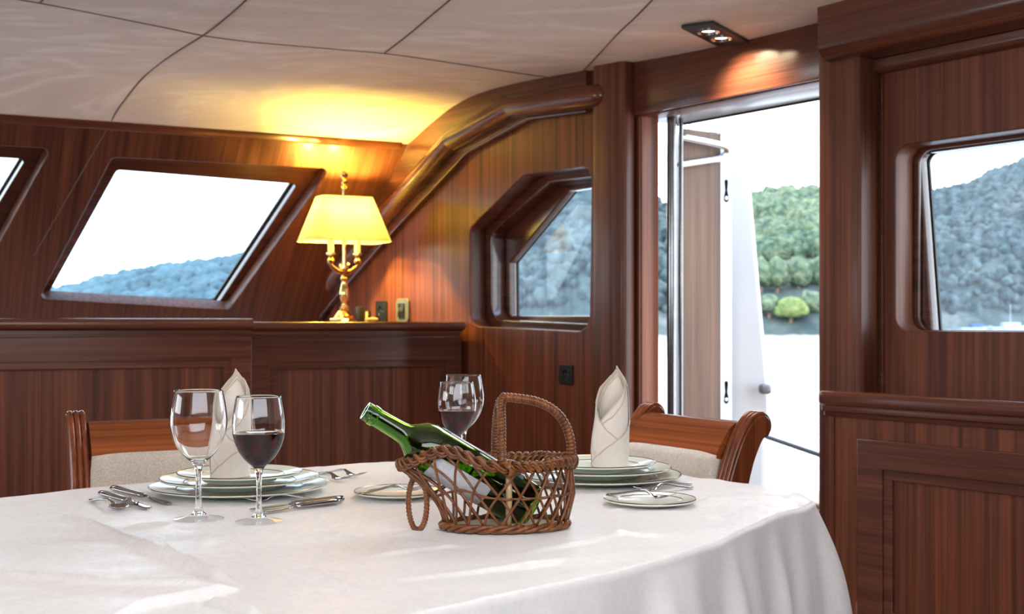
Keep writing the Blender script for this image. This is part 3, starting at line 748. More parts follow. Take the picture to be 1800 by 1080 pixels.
h1, f1 = hill('hillside', (780, 2250), skyA, 172, 300, M_H1, 240, 50, 2.6)
skyB = [(-500, 560), (-200, 540), (0, 535), (77, 522), (170, 500), (240, 487), (300, 476), (345, 472), (420, 462), (520, 440), (700, 425), (860, 420)]
h2, f2 = hill('far_hillside', (-600, 900), skyB, 420, 700, M_H2, 200, 30, 5.0)
# shoreline rocks
def shore(i, j):
    x = 780 + 1470 * i; az = (x - 900) / F; sh = 171 + 150 * min(1, max(0, (x - 1455) / 110)) + 6 * noise.noise(Vector((x * .01, 3, 0))) + (0 if j < .5 else 6)
    return Vector((az * (sh + j * 3), sh + j * 3, SEA - .2 + 1.7 * j + .5 * noise.noise(Vector((x * .08, j, 1))) * j))
MB().grid(shore, 300, 5).obj('shore', M_SHORE, smooth=180, fixn=False, **ST)
# tree crowns: lumpy foliage balls, one merged mass for the wood and separate trees along the shore
ico = bmesh.new(); bmesh.ops.create_icosphere(ico, subdivisions=2, radius=1); ICV = [v.co.copy() for v in ico.verts]; ICF = [[v.index for v in f.verts] for f in ico.faces]; ico.free()
def crown(mb, c, r, h, seed, lump=.35):
    off = Vector((seed * 1.7, seed * .3, seed))
    mb.add([c + Vector((p.x * r, p.y * r, p.z * h)) * (1 + lump * noise.noise(p * 2.1 + off)) for p in ICV], ICF)
def foliage(name, c0, c1, sc):
    m, nt, b = newmat(name); co = nt.nodes.new('ShaderNodeTexCoord').outputs['Object']
    n1 = noise_node(nt, co, sc, detail=5); n3 = noise_node(nt, co, sc * .12, detail=1)
    c = ramp(nt, n1, [(.35, c0), (.65, c1)]); c = mix(nt, .6, c, ramp(nt, n3, [(.35, (.6, .75, .7)), (.65, (1.4, 1.25, 1.1))]), 'MULTIPLY')
    nt.links.new(c, b.inputs['Base Color']); pset(b, rough=1, spec=.05); bump(nt, b, n1, 1.0, .8); return m
M_F1 = foliage('pine_foliage', (0.052, 0.081, 0.067), (0.178, 0.229, 0.141), .9)
M_F2 = foliage('scrub_foliage', (0.018, 0.033, 0.041), (0.104, 0.133, 0.137), .35)
M_BARK = plain('bark', (.16, .11, .08), rough=.9)
random.seed(11)
mb = MB(); mb2 = MB()
for i in range(6000):
    x = random.uniform(800, 2000); j = random.random() ** .9; wd_ = 1290 < x < 1470
    if wd_ and i % 2: continue
    p = f1((x - 780) / 1470, (.24 if wd_ else .04) + (.74 if wd_ else .94) * j); r = random.uniform(1.3, 2.9) if wd_ else random.uniform(.6, 1.5) * (1 + .35 * (x > 1480))
    h = r * random.uniform(.8, 1.25)
    crown(mb if wd_ else mb2, p + Vector((0, 0, h * .55)), r, h, i)
prop(mb.obj('pine_wood', M_F1, smooth=180, weld=False), 'dense green pine wood on the slope seen through the doorway', 'wood', kind='stuff')
prop(mb2.obj('hillside_scrub', M_F2, smooth=180, weld=False), 'grey-green scrub covering the hills seen through the aft windows', 'scrub', kind='stuff')
mb = MB()
for i in range(4500):
    x = random.uniform(-60, 620); j = random.random(); p = f2((x + 600) / 1500, .03 + .96 * j); r = random.uniform(1.4, 3.2)
    crown(mb, p + Vector((0, 0, r * .3)), r, r * .8, i)
prop(mb.obj('far_scrub', M_H2, smooth=180, weld=False), 'bluish scrub on the far hill seen through the side window', 'scrub', kind='stuff')
# separate trees along the waterline in the doorway view
treebase = None
for n_, (x, d, r, h, t_) in enumerate([(1390, 177, 2.3, 1.6, 1), (1352, 178, 1.6, 1.4, 0), (1424, 179, 1.7, 1.8, 0), (1366, 187, 1.9, 2.4, 0), (1404, 187, 1.9, 2.4, 0), (1338, 187, 1.7, 2.4, 0), (1440, 188, 1.9, 2.4, 0)]):
    b0 = f1((x - 780) / 1470, (d - 172) / 128); g = empty('shore_tree', Vector(((x - 900) / F * d, d, b0.z - .2)))
    mb = MB(); crown(mb, Vector((0, 0, h * 1.0 + .5)), r, h, n_ + 50, .3); crown(mb, Vector((r * .5, -.3, h * .9 + .3)), r * .6, h * .7, n_ + 70); crown(mb, Vector((-r * .5, .2, h * .9 + .2)), r * .6, h * .7, n_ + 90)
    mb.obj('crown', foliage('bright_foliage', (0.104, 0.148, 0.052), (0.222, 0.281, 0.118), .9) if t_ else M_F1, g, smooth=180, weld=False)
    MB().tube([(0, 0, -.3), (0, 0, h + .5)], [.3, .15], 8).obj('trunk', M_BARK, g)
    if t_: prop(g, 'bright yellow-green round tree at the waterline, seen in the doorway', 'tree')
    else: prop(g, 'dark green round-crowned tree in the row behind the shore, seen in the doorway', 'tree', 'trees along the shore')
# ---- moored boats beyond the aft right window
def boat(x, d, ln, label, blue):
    g = empty('moored_boat', Vector(((x - 900) / F * d, d, SEA)), .15, label=label, cat='boat')
    sec = []
    for i in range(13):
        t = i / 12; wd_ = .5 * ln * .28 * (sin(pi * min(t * .62 + .38, 1))) ** .6 if t < 1 else .01; wd_ = max(wd_, .02)
        xx = -ln / 2 + ln * t; sh = ln * (.10 + .05 * t * t)
        sec.append([Vector((xx, -wd_, sh)), Vector((xx, -wd_ * .8, .1)), Vector((xx, 0, -.3)), Vector((xx, wd_ * .8, .1)), Vector((xx, wd_, sh)), Vector((xx, 0, sh + .05))])
    MB().rings(sec).obj('hull', M_GEL, g)
    MB().box((-ln * .2, -ln * .09, ln * .1), (ln * .2, ln * .09, ln * .2), .15).obj('cabin', M_GEL if not blue else plain('blue_canvas', (.05, .10, .28), rough=.7), g)
    MB().tube([(0, 0, ln * .1), (0, 0, ln * .6)], .06, 6).obj('mast', M_GEL, g) if not blue else None
boat(1776, 285, 10.5, 'white moored boat seen low in the aft right window', False)
boat(1716, 300, 8.5, 'small moored boat with a blue canopy in the aft right window', True)

# ================================================================= TABLE
tab_px = [(0, 878), (111, 865), (222, 855), (380, 840), (542, 824), (693, 814), (840, 808), (960, 808), (1060, 815), (1187, 837), (1327, 855), (1385, 867), (1424, 884), (1400, 897), (1349, 912), (1222, 966), (1096, 1002), (969, 1031), (800, 1065)]
edge = [T(x, y).to_2d() for x, y in tab_px] + [Vector(p) for p in ((-.30, 1.06), (-.60, .84), (-.90, .74), (-1.2, .86), (-1.42, 1.15), (-1.42, 1.5), (-1.2, 1.80))]
EC = smooth_path([Vector((p.x, p.y, 0)) for p in edge], 24, closed=True)
# resample by arc length
def resample(P, n):
    L_ = [0]
    for i in range(len(P)): L_.append(L_[-1] + (P[(i + 1) % len(P)] - P[i]).length)
    out = []; j = 0
    for k in range(n):
        s = L_[-1] * k / n
        while L_[j + 1] < s: j += 1
        t = (s - L_[j]) / max(L_[j + 1] - L_[j], 1e-9); out.append(P[j].lerp(P[(j + 1) % len(P)], t))
    return out, L_[-1]
NE = 900
EP, PER = resample(EC, NE)
EN = []
for i in range(NE):
    t = (EP[(i + 4) % NE] - EP[i - 4]).normalized(); EN.append(Vector((t.y, -t.x, 0)))
cen0 = Vector((-.35, 1.6, 0))
if (EP[0] + EN[0] * .1 - cen0).length < (EP[0] - cen0).length: EN = [-n for n in EN]
# table: board, apron, two pedestals
M_TBL = wood('table_mahogany', 0, (.09, .03, .015), (.22, .07, .035), rough=.2, coat=.8)
table = empty('dining_table', (-.45, 1.55, 0), label='dining table hidden under the white cloth', cat='table')
off = Vector((-.45, 1.55, 0))
MB().prism([EP[i] - EN[i] * .012 - off for i in range(0, NE, 10)], (0, 0, TOP - .036), (0, 0, TOP - .0045)).obj('tabletop', M_TBL, table, smooth=30)
for px_, py_ in ((.35, .25), (-.5, -.35)):
    lg = MB().lathe([(.0001, .0), (.16, 0), (.16, .03), (.06, .06), (.045, .1), (.07, .3), (.045, .5), (.09, .69), (.09, .712), (.0001, .712)], 28, (px_, py_, 0)).obj('pedestal', M_TBL, table)

# cloth
M_CLOTH, nt, b = newmat('damask_cloth'); co = nt.nodes.new('ShaderNodeTexCoord').outputs['Object']
vor = nt.nodes.new('ShaderNodeTexVoronoi'); vor.inputs['Scale'].default_value = 26; nt.links.new(co, vor.inputs['Vector'])
n1 = noise_node(nt, co, 42, detail=3, dist=2.5); n2 = noise_node(nt, co, 900, detail=1); n3 = noise_node(nt, co, 9, detail=3, dist=1)
dm = ramp(nt, n1, [(.47, (0, 0, 0)), (.53, (1, 1, 1))])
rr = nt.nodes.new('ShaderNodeMapRange'); rr.inputs[3].default_value = .55; rr.inputs[4].default_value = .36; nt.links.new(dm, rr.inputs[0]); nt.links.new(rr.outputs[0], b.inputs['Roughness'])
c = mix(nt, dm, (.80, .765, .735), (.83, .795, .765)); nt.links.new(c, b.inputs['Base Color']); pset(b, sheen=.25, spec=.45)
bump(nt, b, n2, .10, .0006)
def crease(p, a, bb, wd, h):
    a = Vector(a); bb = Vector(bb); d = bb - a; t = max(0, min(1, (p - a).dot(d) / d.length_squared)); q = a + d * t
    dist = (p - q).length; sgn_ = 1 if (p - q).x * d.y - (p - q).y * d.x > 0 else -1
    k_ = min(1, t * 5, (1 - t) * 5) if 0 < t < 1 else 0
    return h * k_ * math.exp(-(dist / wd) ** 2) * (1 + .5 * sgn_ * dist / wd)
def T2(x, y): return T(x, y).to_2d()
CRE = [(T2(95, 905), T2(300, 985), 0.0068, .0045), (T2(250, 965), T2(420, 1034), 0.0074, .0050), (T2(-60, 1012), T2(180, 1032), 0.0074, .0035), (T2(120, 1030), T2(400, 1034), 0.0062, .0030),
       (T2(180, 1092), T2(425, 1040), 0.0062, .0045), (T2(360, 1062), T2(470, 1092), 0.0062, .0035), (T2(270, 985), T2(450, 978), 0.0087, .0016), (T2(215, 935), T2(330, 918), 0.0074, .0014),
       (T2(640, 985), T2(820, 960), 0.0099, .0018), (T2(1030, 905), T2(1290, 880), 0.0124, .0014), (T2(1020, 938), T2(1200, 950), 0.0112, .0014), (T2(560, 935), T2(640, 955), 0.0074, .0016),
       (T2(600, 1040), T2(1010, 985), 0.0136, .0018), (T2(520, 1000), T2(640, 1052), 0.0099, .0018), (T2(880, 985), T2(1120, 935), 0.0124, .0014)]
OBJS_FLAT = []                   # places where things stand keep the cloth flat
def flat(p):
    k_ = 1.0
    for c_, r_ in OBJS_FLAT:
        d_ = (p - c_).length; k_ = min(k_, max(0, min(1, (d_ - r_) / .03)))
    return k_
for x_, y_, r_ in ((422, 866, .10), (1052, 846, .10), (349, 914, .042), (453, 918, .042), (700, 873, .07), (1142, 887, .07), (880, 925, .16), (735, 936, .03), (235, 885, .15), (520, 886, .10), (600, 845, .09), (1160, 862, .08), (803, 843, .06), (815, 832, .06), (640, 886, .05)):
    OBJS_FLAT.append((T2(x_, y_), r_))
def topz(p):
    h = 0
    for a_, b_, w_, h_ in CRE: h += 2.6 * crease(p, a_, b_, w_, h_)
    h += .0030 * (noise.noise(Vector((p.x * 7 + p.y * 3, p.y * 16 - p.x * 5, 0))) + .2) + .0009 * noise.noise(Vector((p.x * 40, p.y * 22, 4)))
    return max(h, -.0012) * flat(p)
rings = []
NT = 150
cc_ = Vector((-.22, 1.72, 0))
def ringpt(i, t): return cc_ + (EP[i] - cc_) * t
RT = [(k / NT) ** .85 for k in range(1, NT + 1)]
for t in RT:
    rings.append([Vector((*(ringpt(i, t).to_2d()), 0)) for i in range(NE)])
for r_ in rings:
    for p in r_: p.z = TOP + .0022 + topz(p.to_2d())
# folds of the hanging part
random.seed(5)
FOLD = [random.uniform(0, 6.28) for _ in range(8)]
def fold(i, dz):
    s = i / NE
    x = (sin(2 * pi * 31 * s + FOLD[0]) + .8 * sin(2 * pi * 19 * s + FOLD[1] + 1.5 * sin(2 * pi * 5 * s)) + .5 * sin(2 * pi * 57 * s + FOLD[2]) + .35 * noise.noise(Vector((s * 160, dz * 3, 1))))
    x = x / 2.2; ridge = (max(0, .5 + .5 * x)) ** 3.0
    k_ = math.tanh(dz / .12)
    return k_ * (.004 + .088 * ridge) + .05 * dz
R = .010
last = rings[-1]
for a in (15, 35, 55, 75, 90):
    an = radians(a)
    rings.append([Vector((EP[i].x, EP[i].y, 0)) + EN[i] * (R * sin(an)) + Vector((0, 0, last[i].z - R * (1 - cos(an)))) for i in range(NE)])
HANG = .262
for k in range(1, 34):
    dz = HANG * k / 33
    rings.append([Vector((EP[i].x, EP[i].y, 0)) + EN[i] * (R + fold(i, dz)) + Vector((0, 0, last[i].z - R - dz)) for i in range(NE)])
v = [Vector((cc_.x, cc_.y, TOP + .0022 + topz(cc_.to_2d())))] + [p for r_ in rings for p in r_]
f = [(0, 1 + i, 1 + (i + 1) % NE) for i in range(NE)]
for r_ in range(len(rings) - 1):
    for i in range(NE):
        j = (i + 1) % NE; f.append((1 + r_ * NE + i, 1 + r_ * NE + j, 1 + (r_ + 1) * NE + j, 1 + (r_ + 1) * NE + i))
mb = MB(); mb.v = v; mb.f = f
cl = mb.obj('tablecloth', M_CLOTH, smooth=180, label='white damask tablecloth covering the whole dining table, creased at left', cat='tablecloth')
ZC = TOP + .0030                  # where things stand

# ================================================================= CHINA
def plate_prof(r, rim_h, foot):
    t = .0035
    return [(.0001, foot * .6), (r * .52, foot * .6), (r * .55, 0), (r * .58, 0), (r * .60, foot * .7), (r * .70, foot + .002), (r * .985, rim_h - .002), (r, rim_h), (r * .995, rim_h + .0022),
            (r * .97, rim_h + .0012), (r * .72, foot + t + .0015), (r * .66, foot + t * .6), (r * .60, foot * .6 + t * .7), (.0001, foot * .6 + t * .7)]
def make_plate(name, r, rim_h, foot, loc, label, group=None):
    g = empty(name, loc, label=label, cat='plate', group=group)
    MB().lathe(plate_prof(r, rim_h, foot), 96).obj('dish', M_CHINA, g, smooth=60)
    MB().lathe([(r * .980, rim_h + .0017), (r * .995, rim_h + .0025), (r * 1.001, rim_h + .0014), (r * .998, rim_h + .0008)], 96, close=True).obj('gilt_rim', M_GILT, g)
    MB().lathe([(r * .698, foot + .0042), (r * .706, foot + .0050), (r * .702, foot + .0040)], 96, close=True).obj('gilt_line', M_GILT, g)
    return g
PL = T(422, 866, ZC); PR = T(1052, 846, ZC)
sizes = [('charger_plate', .155, .014, .006), ('dinner_plate', .137, .016, .006), ('dessert_plate', .108, .014, .006)]
for P_, side, grp in ((PL, 'left', 'left'), (PR, 'right', 'right')):
    z_ = 0
    for k_, (nm, r_, rh, ft) in enumerate(sizes):
        ty = ('lowest and widest gold-rimmed plate', 'middle gold-rimmed plate', 'top and smallest gold-rimmed plate')[k_]
        wh = 'of the stack behind the two front wine glasses' if side == 'left' else 'of the stack right of the wicker basket'
        make_plate(nm, r_, rh, ft, P_ + Vector((0, 0, z_)), ty + ' ' + wh)
        z_ += .0108
PLATE_TOP = z_ - .0108 + .0065
SP = T(700, 873, ZC); SQ = T(1142, 887, ZC)
make_plate('side_plate', .0755, .009, .004, SP, 'small gold-rimmed side plate partly behind the basket ring handle')
make_plate('side_plate', .0755, .009, .004, SQ, 'small gold-rimmed side plate near the table end, right of the basket')

# ================================================================= NAPKINS
M_NAP, nt, b = newmat('napkin_linen'); co = nt.nodes.new('ShaderNodeTexCoord').outputs['Object']
n2 = noise_node(nt, co, 700, detail=2); n3 = noise_node(nt, co, 25, detail=3)
c = ramp(nt, n3, [(.3, (.72, .64, .57)), (.7, (.82, .75, .68))]); nt.links.new(c, b.inputs['Base Color']); pset(b, rough=.75, sheen=.3)
bump(nt, b, n2, .15, .0005)
M_HEM = plain('napkin_hem', (.60, .51, .40), rough=.8)
def npt(x, z, rr, front=True, tilt=0):
    """point on a standing roll: x from -1 (left edge) to 1 (right edge), in front or at the back"""
    # half widths of the roll by height, taken as a tapering, leaning roll
    ks = [(0, -.034, .034), (.03, -.036, .035), (.06, -.033, .036), (.09, -.028, .037), (.12, -.026, .036), (.145, -.021, .034), (.165, -.008, .028), (.178, .004, .020), (.186, .012, .014)]
    for i in range(len(ks) - 1):
        if z <= ks[i + 1][0] or i == len(ks) - 2:
            t = min(1, max(0, (z - ks[i][0]) / (ks[i + 1][0] - ks[i][0]))); l = ks[i][1] + (ks[i + 1][1] - ks[i][1]) * t; r = ks[i][2] + (ks[i + 1][2] - ks[i][2]) * t; break
    c_ = (l + r) / 2; h_ = (r - l) / 2 * rr
    th = x * pi / 2
    dep = .030 * rr * (1 - .25 * z / .18)
    y = -dep * cos(th) if front else dep * cos(th)
    return Vector((c_ + h_ * sin(th), y, z))
def curve_at(pts, x):
    for i in range(len(pts) - 1):
        if pts[i][0] <= x <= pts[i + 1][0]:
            t = (x - pts[i][0]) / (pts[i + 1][0] - pts[i][0]); t2 = t * t * (3 - 2 * t) * .4 + t * .6; return pts[i][1] + (pts[i + 1][1] - pts[i][1]) * t2
    return pts[-1][1] if x > pts[-1][0] else pts[0][1]
def make_napkin(loc, rz, label, group):
    g = empty('folded_napkin', loc, rz, label=label, cat='napkin', group=group)
    mb = MB(); hem = MB()
    def sheet(bot, top, x0, x1, rr, front=True, nu=26, nv=22, h=True, hx=None):
        def fn(i, j):
            x = x0 + (x1 - x0) * i; zb = curve_at(bot, x); zt_ = curve_at(top, x); z = zb + (zt_ - zb) * j
            w_ = .0010 * noise.noise(Vector((x * 2.5, z * 45, rr * 9)))
            p = npt(x, z, rr + w_ * 8, front); return p
        mb.grid(fn, nu, nv)
        if h:
            P = [npt(x0 + (x1 - x0) * i / 24, curve_at(top, x0 + (x1 - x0) * i / 24), rr + .012, front) for i in range(25)]
            hem.tube(P, .0013, 6)
    zero = [(-1, 0), (1, 0)]
    # back of the roll, rising to the tip
    tip = [(-1, .118), (-.7, .150), (-.35, .170), (.0, .182), (.25, .187), (.5, .182), (.8, .166), (1, .150)]
    sheet(zero, tip, -1, 1, 1.0, False)
    for q, (rr, dz) in enumerate(((.90, -.004), (.80, -.010), (.70, -.017))):
        sheet([(-1, .05), (1, .05)], [(a, z + dz) for a, z in tip], -1, 1, rr, False)
    # inner right leaf with its own hems
    rl = [(-.45, .090), (-.25, .100), (.1, .118), (.45, .135), (.75, .155), (1, .172)]
    sheet([(-1, 0), (1, 0)], [(-1, .06), (-.45, .090)] + rl[1:], -1, 1, .86)
    sheet([(-1, 0), (1, 0)], [(-1, .05), (-.45, .080), (-.05, .092), (.35, .112), (.68, .140), (.9, .160), (1, .168)], -1, 1, .91)
    # left leaf crossing to the middle
    sheet(zero, [(-1, .150), (-.93, .122), (-.8, .104), (-.5, .085), (-.1, .066), (.25, .053), (.6, .04), (1, .03)], -1, 1, .96)
    # outer wrap rising to the right
    sheet(zero, [(-1, .002), (-.75, .010), (-.45, .022), (0, .041), (.3, .053), (.6, .066), (.85, .078), (1, .086)], -1, 1, 1.0)
    # small hem line at the lower left
    hem.tube([npt(-.98, .048, 1.0), npt(-.8, .038, .985), npt(-.62, .029, .975), npt(-.5, .023, .97)], .0008, 6)
    o = mb.obj('cloth', M_NAP, g, smooth=180, weld=False, fixn=False)
    md = o.modifiers.new('thickness', 'SOLIDIFY'); md.thickness = .0009; md.offset = 0
    hem.obj('hem', M_HEM, g)
    return g
zN = PLATE_TOP
make_napkin(T(1072, 846, ZC) + Vector((0, .0, zN)), radians(-4), 'tall rolled cream napkin standing on the right plate stack, between basket and chair', 'rolled napkins')
n2_ = make_napkin(T(405, 866, ZC) + Vector((0, .0, zN)), radians(24), 'tall rolled cream napkin standing on the left plates, partly behind the empty glass', 'rolled napkins')

# ================================================================= GLASSES
def glassmat(name, col, ior=1.5, rough=0.0):
    m, nt, b = newmat(name); pset(b, col=col, trans=1.0, ior=ior, rough=rough, spec=.5); return m
M_GLASS = glassmat('clear_glass', (1, 1, 1), 1.38)
M_WINE = glassmat('red_wine', (.022, .0002, .0007), 1.34)
M_GL2 = pane_mat('foot_glass', (.96, .975, .98)); M_GL2.node_tree.nodes['Fresnel'].inputs[0].default_value = 1.8
def glass_profile(s=1.0, wall=.0011):
    outer = [(.0001, 0), (.030, 0), (.0375, .0006), (.0382, .0014), (.036, .0022), (.024, .0042), (.012, .0085), (.0065, .015), (.0046, .026), (.0042, .045), (.0045, .064), (.0060, .078), (.010, .0865), (.017, .0925),
             (.026, .1015), (.034, .114), (.0395, .128), (.0425, .143), (.0425, .155), (.0410, .170), (.0385, .185), (.0362, .1965)]
    inner = [(.0362 - wall, .1965)] + [(max(r - wall * 1.1, .0001), z + (.0006 if z > .1 else .0012)) for r, z in outer[::-1][1:] if z >= .0925] + [(.008, .0905), (.0001, .0895)]
    out = smooth_path([Vector((r, 0, z)) for r, z in outer], 3)
    inn = smooth_path([Vector((r, 0, z)) for r, z in inner], 3)
    rimc = [Vector((.0362 - wall / 2, 0, .1965 + wall * .45))]
    return [(max(p.x, .0001) * s, p.z * s) for p in out + rimc + inn], [(max(p.x, .0001) * s, p.z * s) for p in inn]
def make_glass(loc, s, wine, label, sw=1.0):
    g = empty('wine_glass', loc, label=label, cat='wine glass')
    prof, inn = glass_profile(s)
    zf = .0075 * s
    MB().lathe([(.0001, zf + .0004)] + [(r * sw, z) for r, z in prof if z > zf], 64).obj('bowl_and_stem', M_GLASS, g, smooth=60)
    MB().lathe([(r * sw, z) for r, z in prof if z <= zf], 64).obj('foot', M_GL2, g, smooth=60)
    if wine:
        pts = [(r * sw, z) for r, z in inn if z < wine][::-1]
        a = [p for p in inn if p[1] >= wine][-1]; b_ = [p for p in inn if p[1] < wine][0]; t = (wine - b_[1]) / (a[1] - b_[1]); rw = (b_[0] + (a[0] - b_[0]) * t) * sw
        wp = [(max(r + .0004 * (r > .002), .0001), z - .0002) for r, z in pts] + [(rw + .0004, wine), (rw - .0022, wine - .0004), (.0001, wine - .0006)]
        MB().lathe(wp, 64).obj('wine', M_WINE, g, smooth=50, label='dark red wine')
    return g
make_glass(T(349, 914, ZC), .995, 0, 'empty wine glass, frontmost at left before the plates')
make_glass(T(455, 918, ZC), .955, .133, 'wine glass half full of red wine in front of the left plates', .97)
gz = Vector((D(803, 800, 2.36).x, 2.36, ZC)); make_glass(gz, .93, .128, 'wine glass with red wine standing behind the bottle neck', .95)
gz = Vector((D(815, 800, 2.452).x, 2.452, ZC)); make_glass(gz, .98, 0, 'empty wine glass half hidden behind the far glass of red wine', .98)

# ================================================================= CUTLERY
def flatbar(mb, pts, up=(0, 0, 1), seg=10):
    """pts: (x, y, z, half width, half thickness)"""
    P = [Vector(p[:3]) for p in pts]
    mb.tube(P, [p[3] for p in pts], seg, sy=[p[4] / p[3] for p in pts], up=up)
def between(p, q, name, label, cat, group=None):
    d = q - p; g = empty(name, p, atan2(d.y, d.x), label=label, cat=cat, group=group); return g, d.length
def make_fork(p, q, label, group, z0=0.0):
    """handle end at p, tine tips at q"""
    g, Ln = between(p, q, 'fork', label, 'fork', group); k_ = Ln / .18
    mb = MB()
    S_ = lambda *a: tuple(x * (k_ if i < 2 else 1) for i, x in enumerate(a))
    flatbar(mb, [S_(0, 0, .0020, .0012, .0010), S_(.004, 0, .0025, .0065, .0014), S_(.02, 0, .0032, .0085, .0016), S_(.05, 0, .0065, .0050, .0018), S_(.085, 0, .0115, .0032, .0022), S_(.105, 0, .0125, .0032, .0022), S_(.118, 0, .0085, .0060, .0014), S_(.126, 0, .0050, .0100, .0011), S_(.138, 0, .0036, .0112, .0009)])
    mb.obj('handle', M_CUT, g, smooth=180)
    mb = MB()
    for k in range(4):
        y = (-.0095 + .00633 * k)
        mb.tube([S_(.136, 0, .0036)[:1] + (y * .95, .0036), (.15 * k_, y, .0046), (.165 * k_, y, .0072), (.18 * k_, y * .95, .0112)], [.0018, .0016, .0013, .0006], 8, sy=.7)
    mb.obj('tines', M_CUT, g, smooth=180)
    return g
def make_knife(p, q, label, group, tint=None):
    g, Ln = between(p, q, 'knife', label, 'knife', group); k_ = Ln / .21
    mb = MB(); X_ = lambda x: x * k_
    flatbar(mb, [(0, 0, .005, .003, .002), (X_(.003), 0, .0055, .0072, .0046), (X_(.02), 0, .0058, .0085, .0052), (X_(.06), 0, .0056, .0078, .0050), (X_(.10), 0, .0055, .0068, .0046), (X_(.112), 0, .0052, .0062, .0042), (X_(.116), 0, .0052, .0030, .002)], seg=14)
    mb.obj('handle', M_CUT, g, smooth=60)
    mb = MB(); flatbar(mb, [(X_(.113), 0, .0052, .0045, .003), (X_(.118), 0, .0052, .0055, .0034), (X_(.123), 0, .0052, .0040, .0022)]); mb.obj('bolster', M_CUT, g)
    mb = MB(); flatbar(mb, [(X_(.121), 0, .0048, .0035, .0012), (X_(.135), .0005, .0044, .0062, .0010), (X_(.16), .001, .0038, .0088, .0009), (X_(.19), .0005, .0032, .0092, .0009), (X_(.203), -.001, .0028, .0075, .0008), (X_(.21), -.003, .0026, .002, .0006)])
    mb.obj('blade', M_CUT, g, smooth=180)
    return g
def make_spoon(p, q, label):
    g, Ln = between(p, q, 'spoon', label, 'spoon'); k_ = Ln / .16; mb = MB()
    flatbar(mb, [(0, 0, .002, .0015, .001), (.004 * k_, 0, .003, .0060, .0014), (.02 * k_, 0, .0035, .0075, .0016), (.05 * k_, 0, .008, .0040, .0018), (.09 * k_, 0, .0125, .0030, .0022), (.108 * k_, 0, .010, .0034, .0016), (.116 * k_, 0, .0062, .005, .0012)])
    mb.obj('handle', M_CUT, g, smooth=180)
    def bowl(i, j):
        th = i * 2 * pi; r = j; x = .138 + .024 * r * cos(th); y = .0155 * r * sin(th) * (1 - .12 * cos(th)); z = .0012 + .0062 * r ** 2.2; return Vector((x * k_, y, z))
    o = MB().grid(bowl, 36, 9, wrap=True).obj('bowl', M_CUT, g, smooth=180)
    md = o.modifiers.new('t', 'SOLIDIFY'); md.thickness = .001
    return g
GL = 'cutlery left of the left place setting'
make_knife(T(178, 872, ZC), T(263, 897, ZC), 'shorter knife at far left of the table, reflecting reddish-brown', None)
make_knife(T(198, 863, ZC), T(300, 889, ZC), 'long dark-handled knife nearest the left chair, beside the plates', None)
make_spoon(T(160, 881, ZC), T(217, 901, ZC), 'small spoon lying leftmost on the cloth, before the two knives')
sf = make_fork(T(176, 889, ZC) + Vector((.035, .012, 0)), T(234, 893, ZC), 'short fork with tines beside the spoon bowl at far left', None)
FR = lambda p, q, l, **k: make_fork(T(*p, ZC), T(*q, ZC), l, None)
FR((560, 833), (640, 841), 'fork behind the left plates, its tines farthest right', )
FR((540, 838), (613, 848), 'fork tucked against the left plates with tines toward the basket')
FR((578, 881), (422, 884), 'dark reflective fork lying with tines behind the red wine glass stem')
make_knife(T(604, 882, ZC), T(440, 899, ZC), 'knife lying next to the fork right of the red wine glass foot', None)
make_knife(T(597, 886.5, ZC), T(452, 905, ZC), 'knife nearest the viewer right of the red wine glass foot', None)
f1_ = FR((1216, 853), (1094, 857), 'fork behind the right side plate, nearest the plate stack')
f2_ = FR((1218, 859), (1118, 868), 'fork just above the right side plate, tines toward the basket')
fk = make_fork(T(1066, 871, ZC + .0095), T(1186, 882, ZC + .0085), 'fork resting across the side plate at the table end', None)
fk = make_fork(T(628, 871, ZC + .0095), T(748, 864, ZC + .0095), 'fork lying across the side plate behind the basket ring', None)

# ================================================================= BOTTLE
ax0 = D(932, 893, 1.80); ax1 = D(642, 722, 1.745)
bdir = (ax1 - ax0).normalized(); BL = (ax1 - ax0).length
bz = bdir; bx_ = Vector((0, 0, 1)).cross(bz).normalized(); by_ = bz.cross(bx_)
Mb = Matrix(((bx_.x, by_.x, bz.x, ax0.x), (bx_.y, by_.y, bz.y, ax0.y), (bx_.z, by_.z, bz.z, ax0.z), (0, 0, 0, 1)))
print('bottle length', BL)
M_BOT = glassmat('green_bottle_glass', (.17, .38, .015), 1.5)
M_BWINE = glassmat('wine_in_bottle', (.02, .004, .003), 1.34)
bottle = empty('wine_bottle', mat=Mb, label='green glass wine bottle with white label lying in the wicker basket', cat='bottle')
k_ = BL / .285
op = [(.0001, .012), (.018, .006), (.026, .0005), (.031, .0), (.0345, .003), (.0355, .008), (.0358, .02), (.0358, .17), (.0352, .183), (.031, .197), (.0225, .208), (.0165, .217), (.0148, .226), (.0142, .245), (.0138, .264), (.0138, .2655), (.0152, .2665), (.0155, .272), (.0152, .2755), (.0140, .2765), (.0140, .282), (.0135, .285)]
ip = [(.0105, .285), (.0098, .283), (.0098, .25), (.0108, .226), (.0125, .216), (.019, .205), (.0275, .194), (.0318, .182), (.0326, .17), (.0326, .012), (.028, .009), (.016, .014), (.0001, .02)]
MB().lathe([(r, z * k_) for r, z in op + ip], 56).obj('glass', M_BOT, bottle, smooth=45)
wn = [(.0001, .0202), (.016, .0142), (.028, .0092), (.0327, .0122), (.0327, .10)]
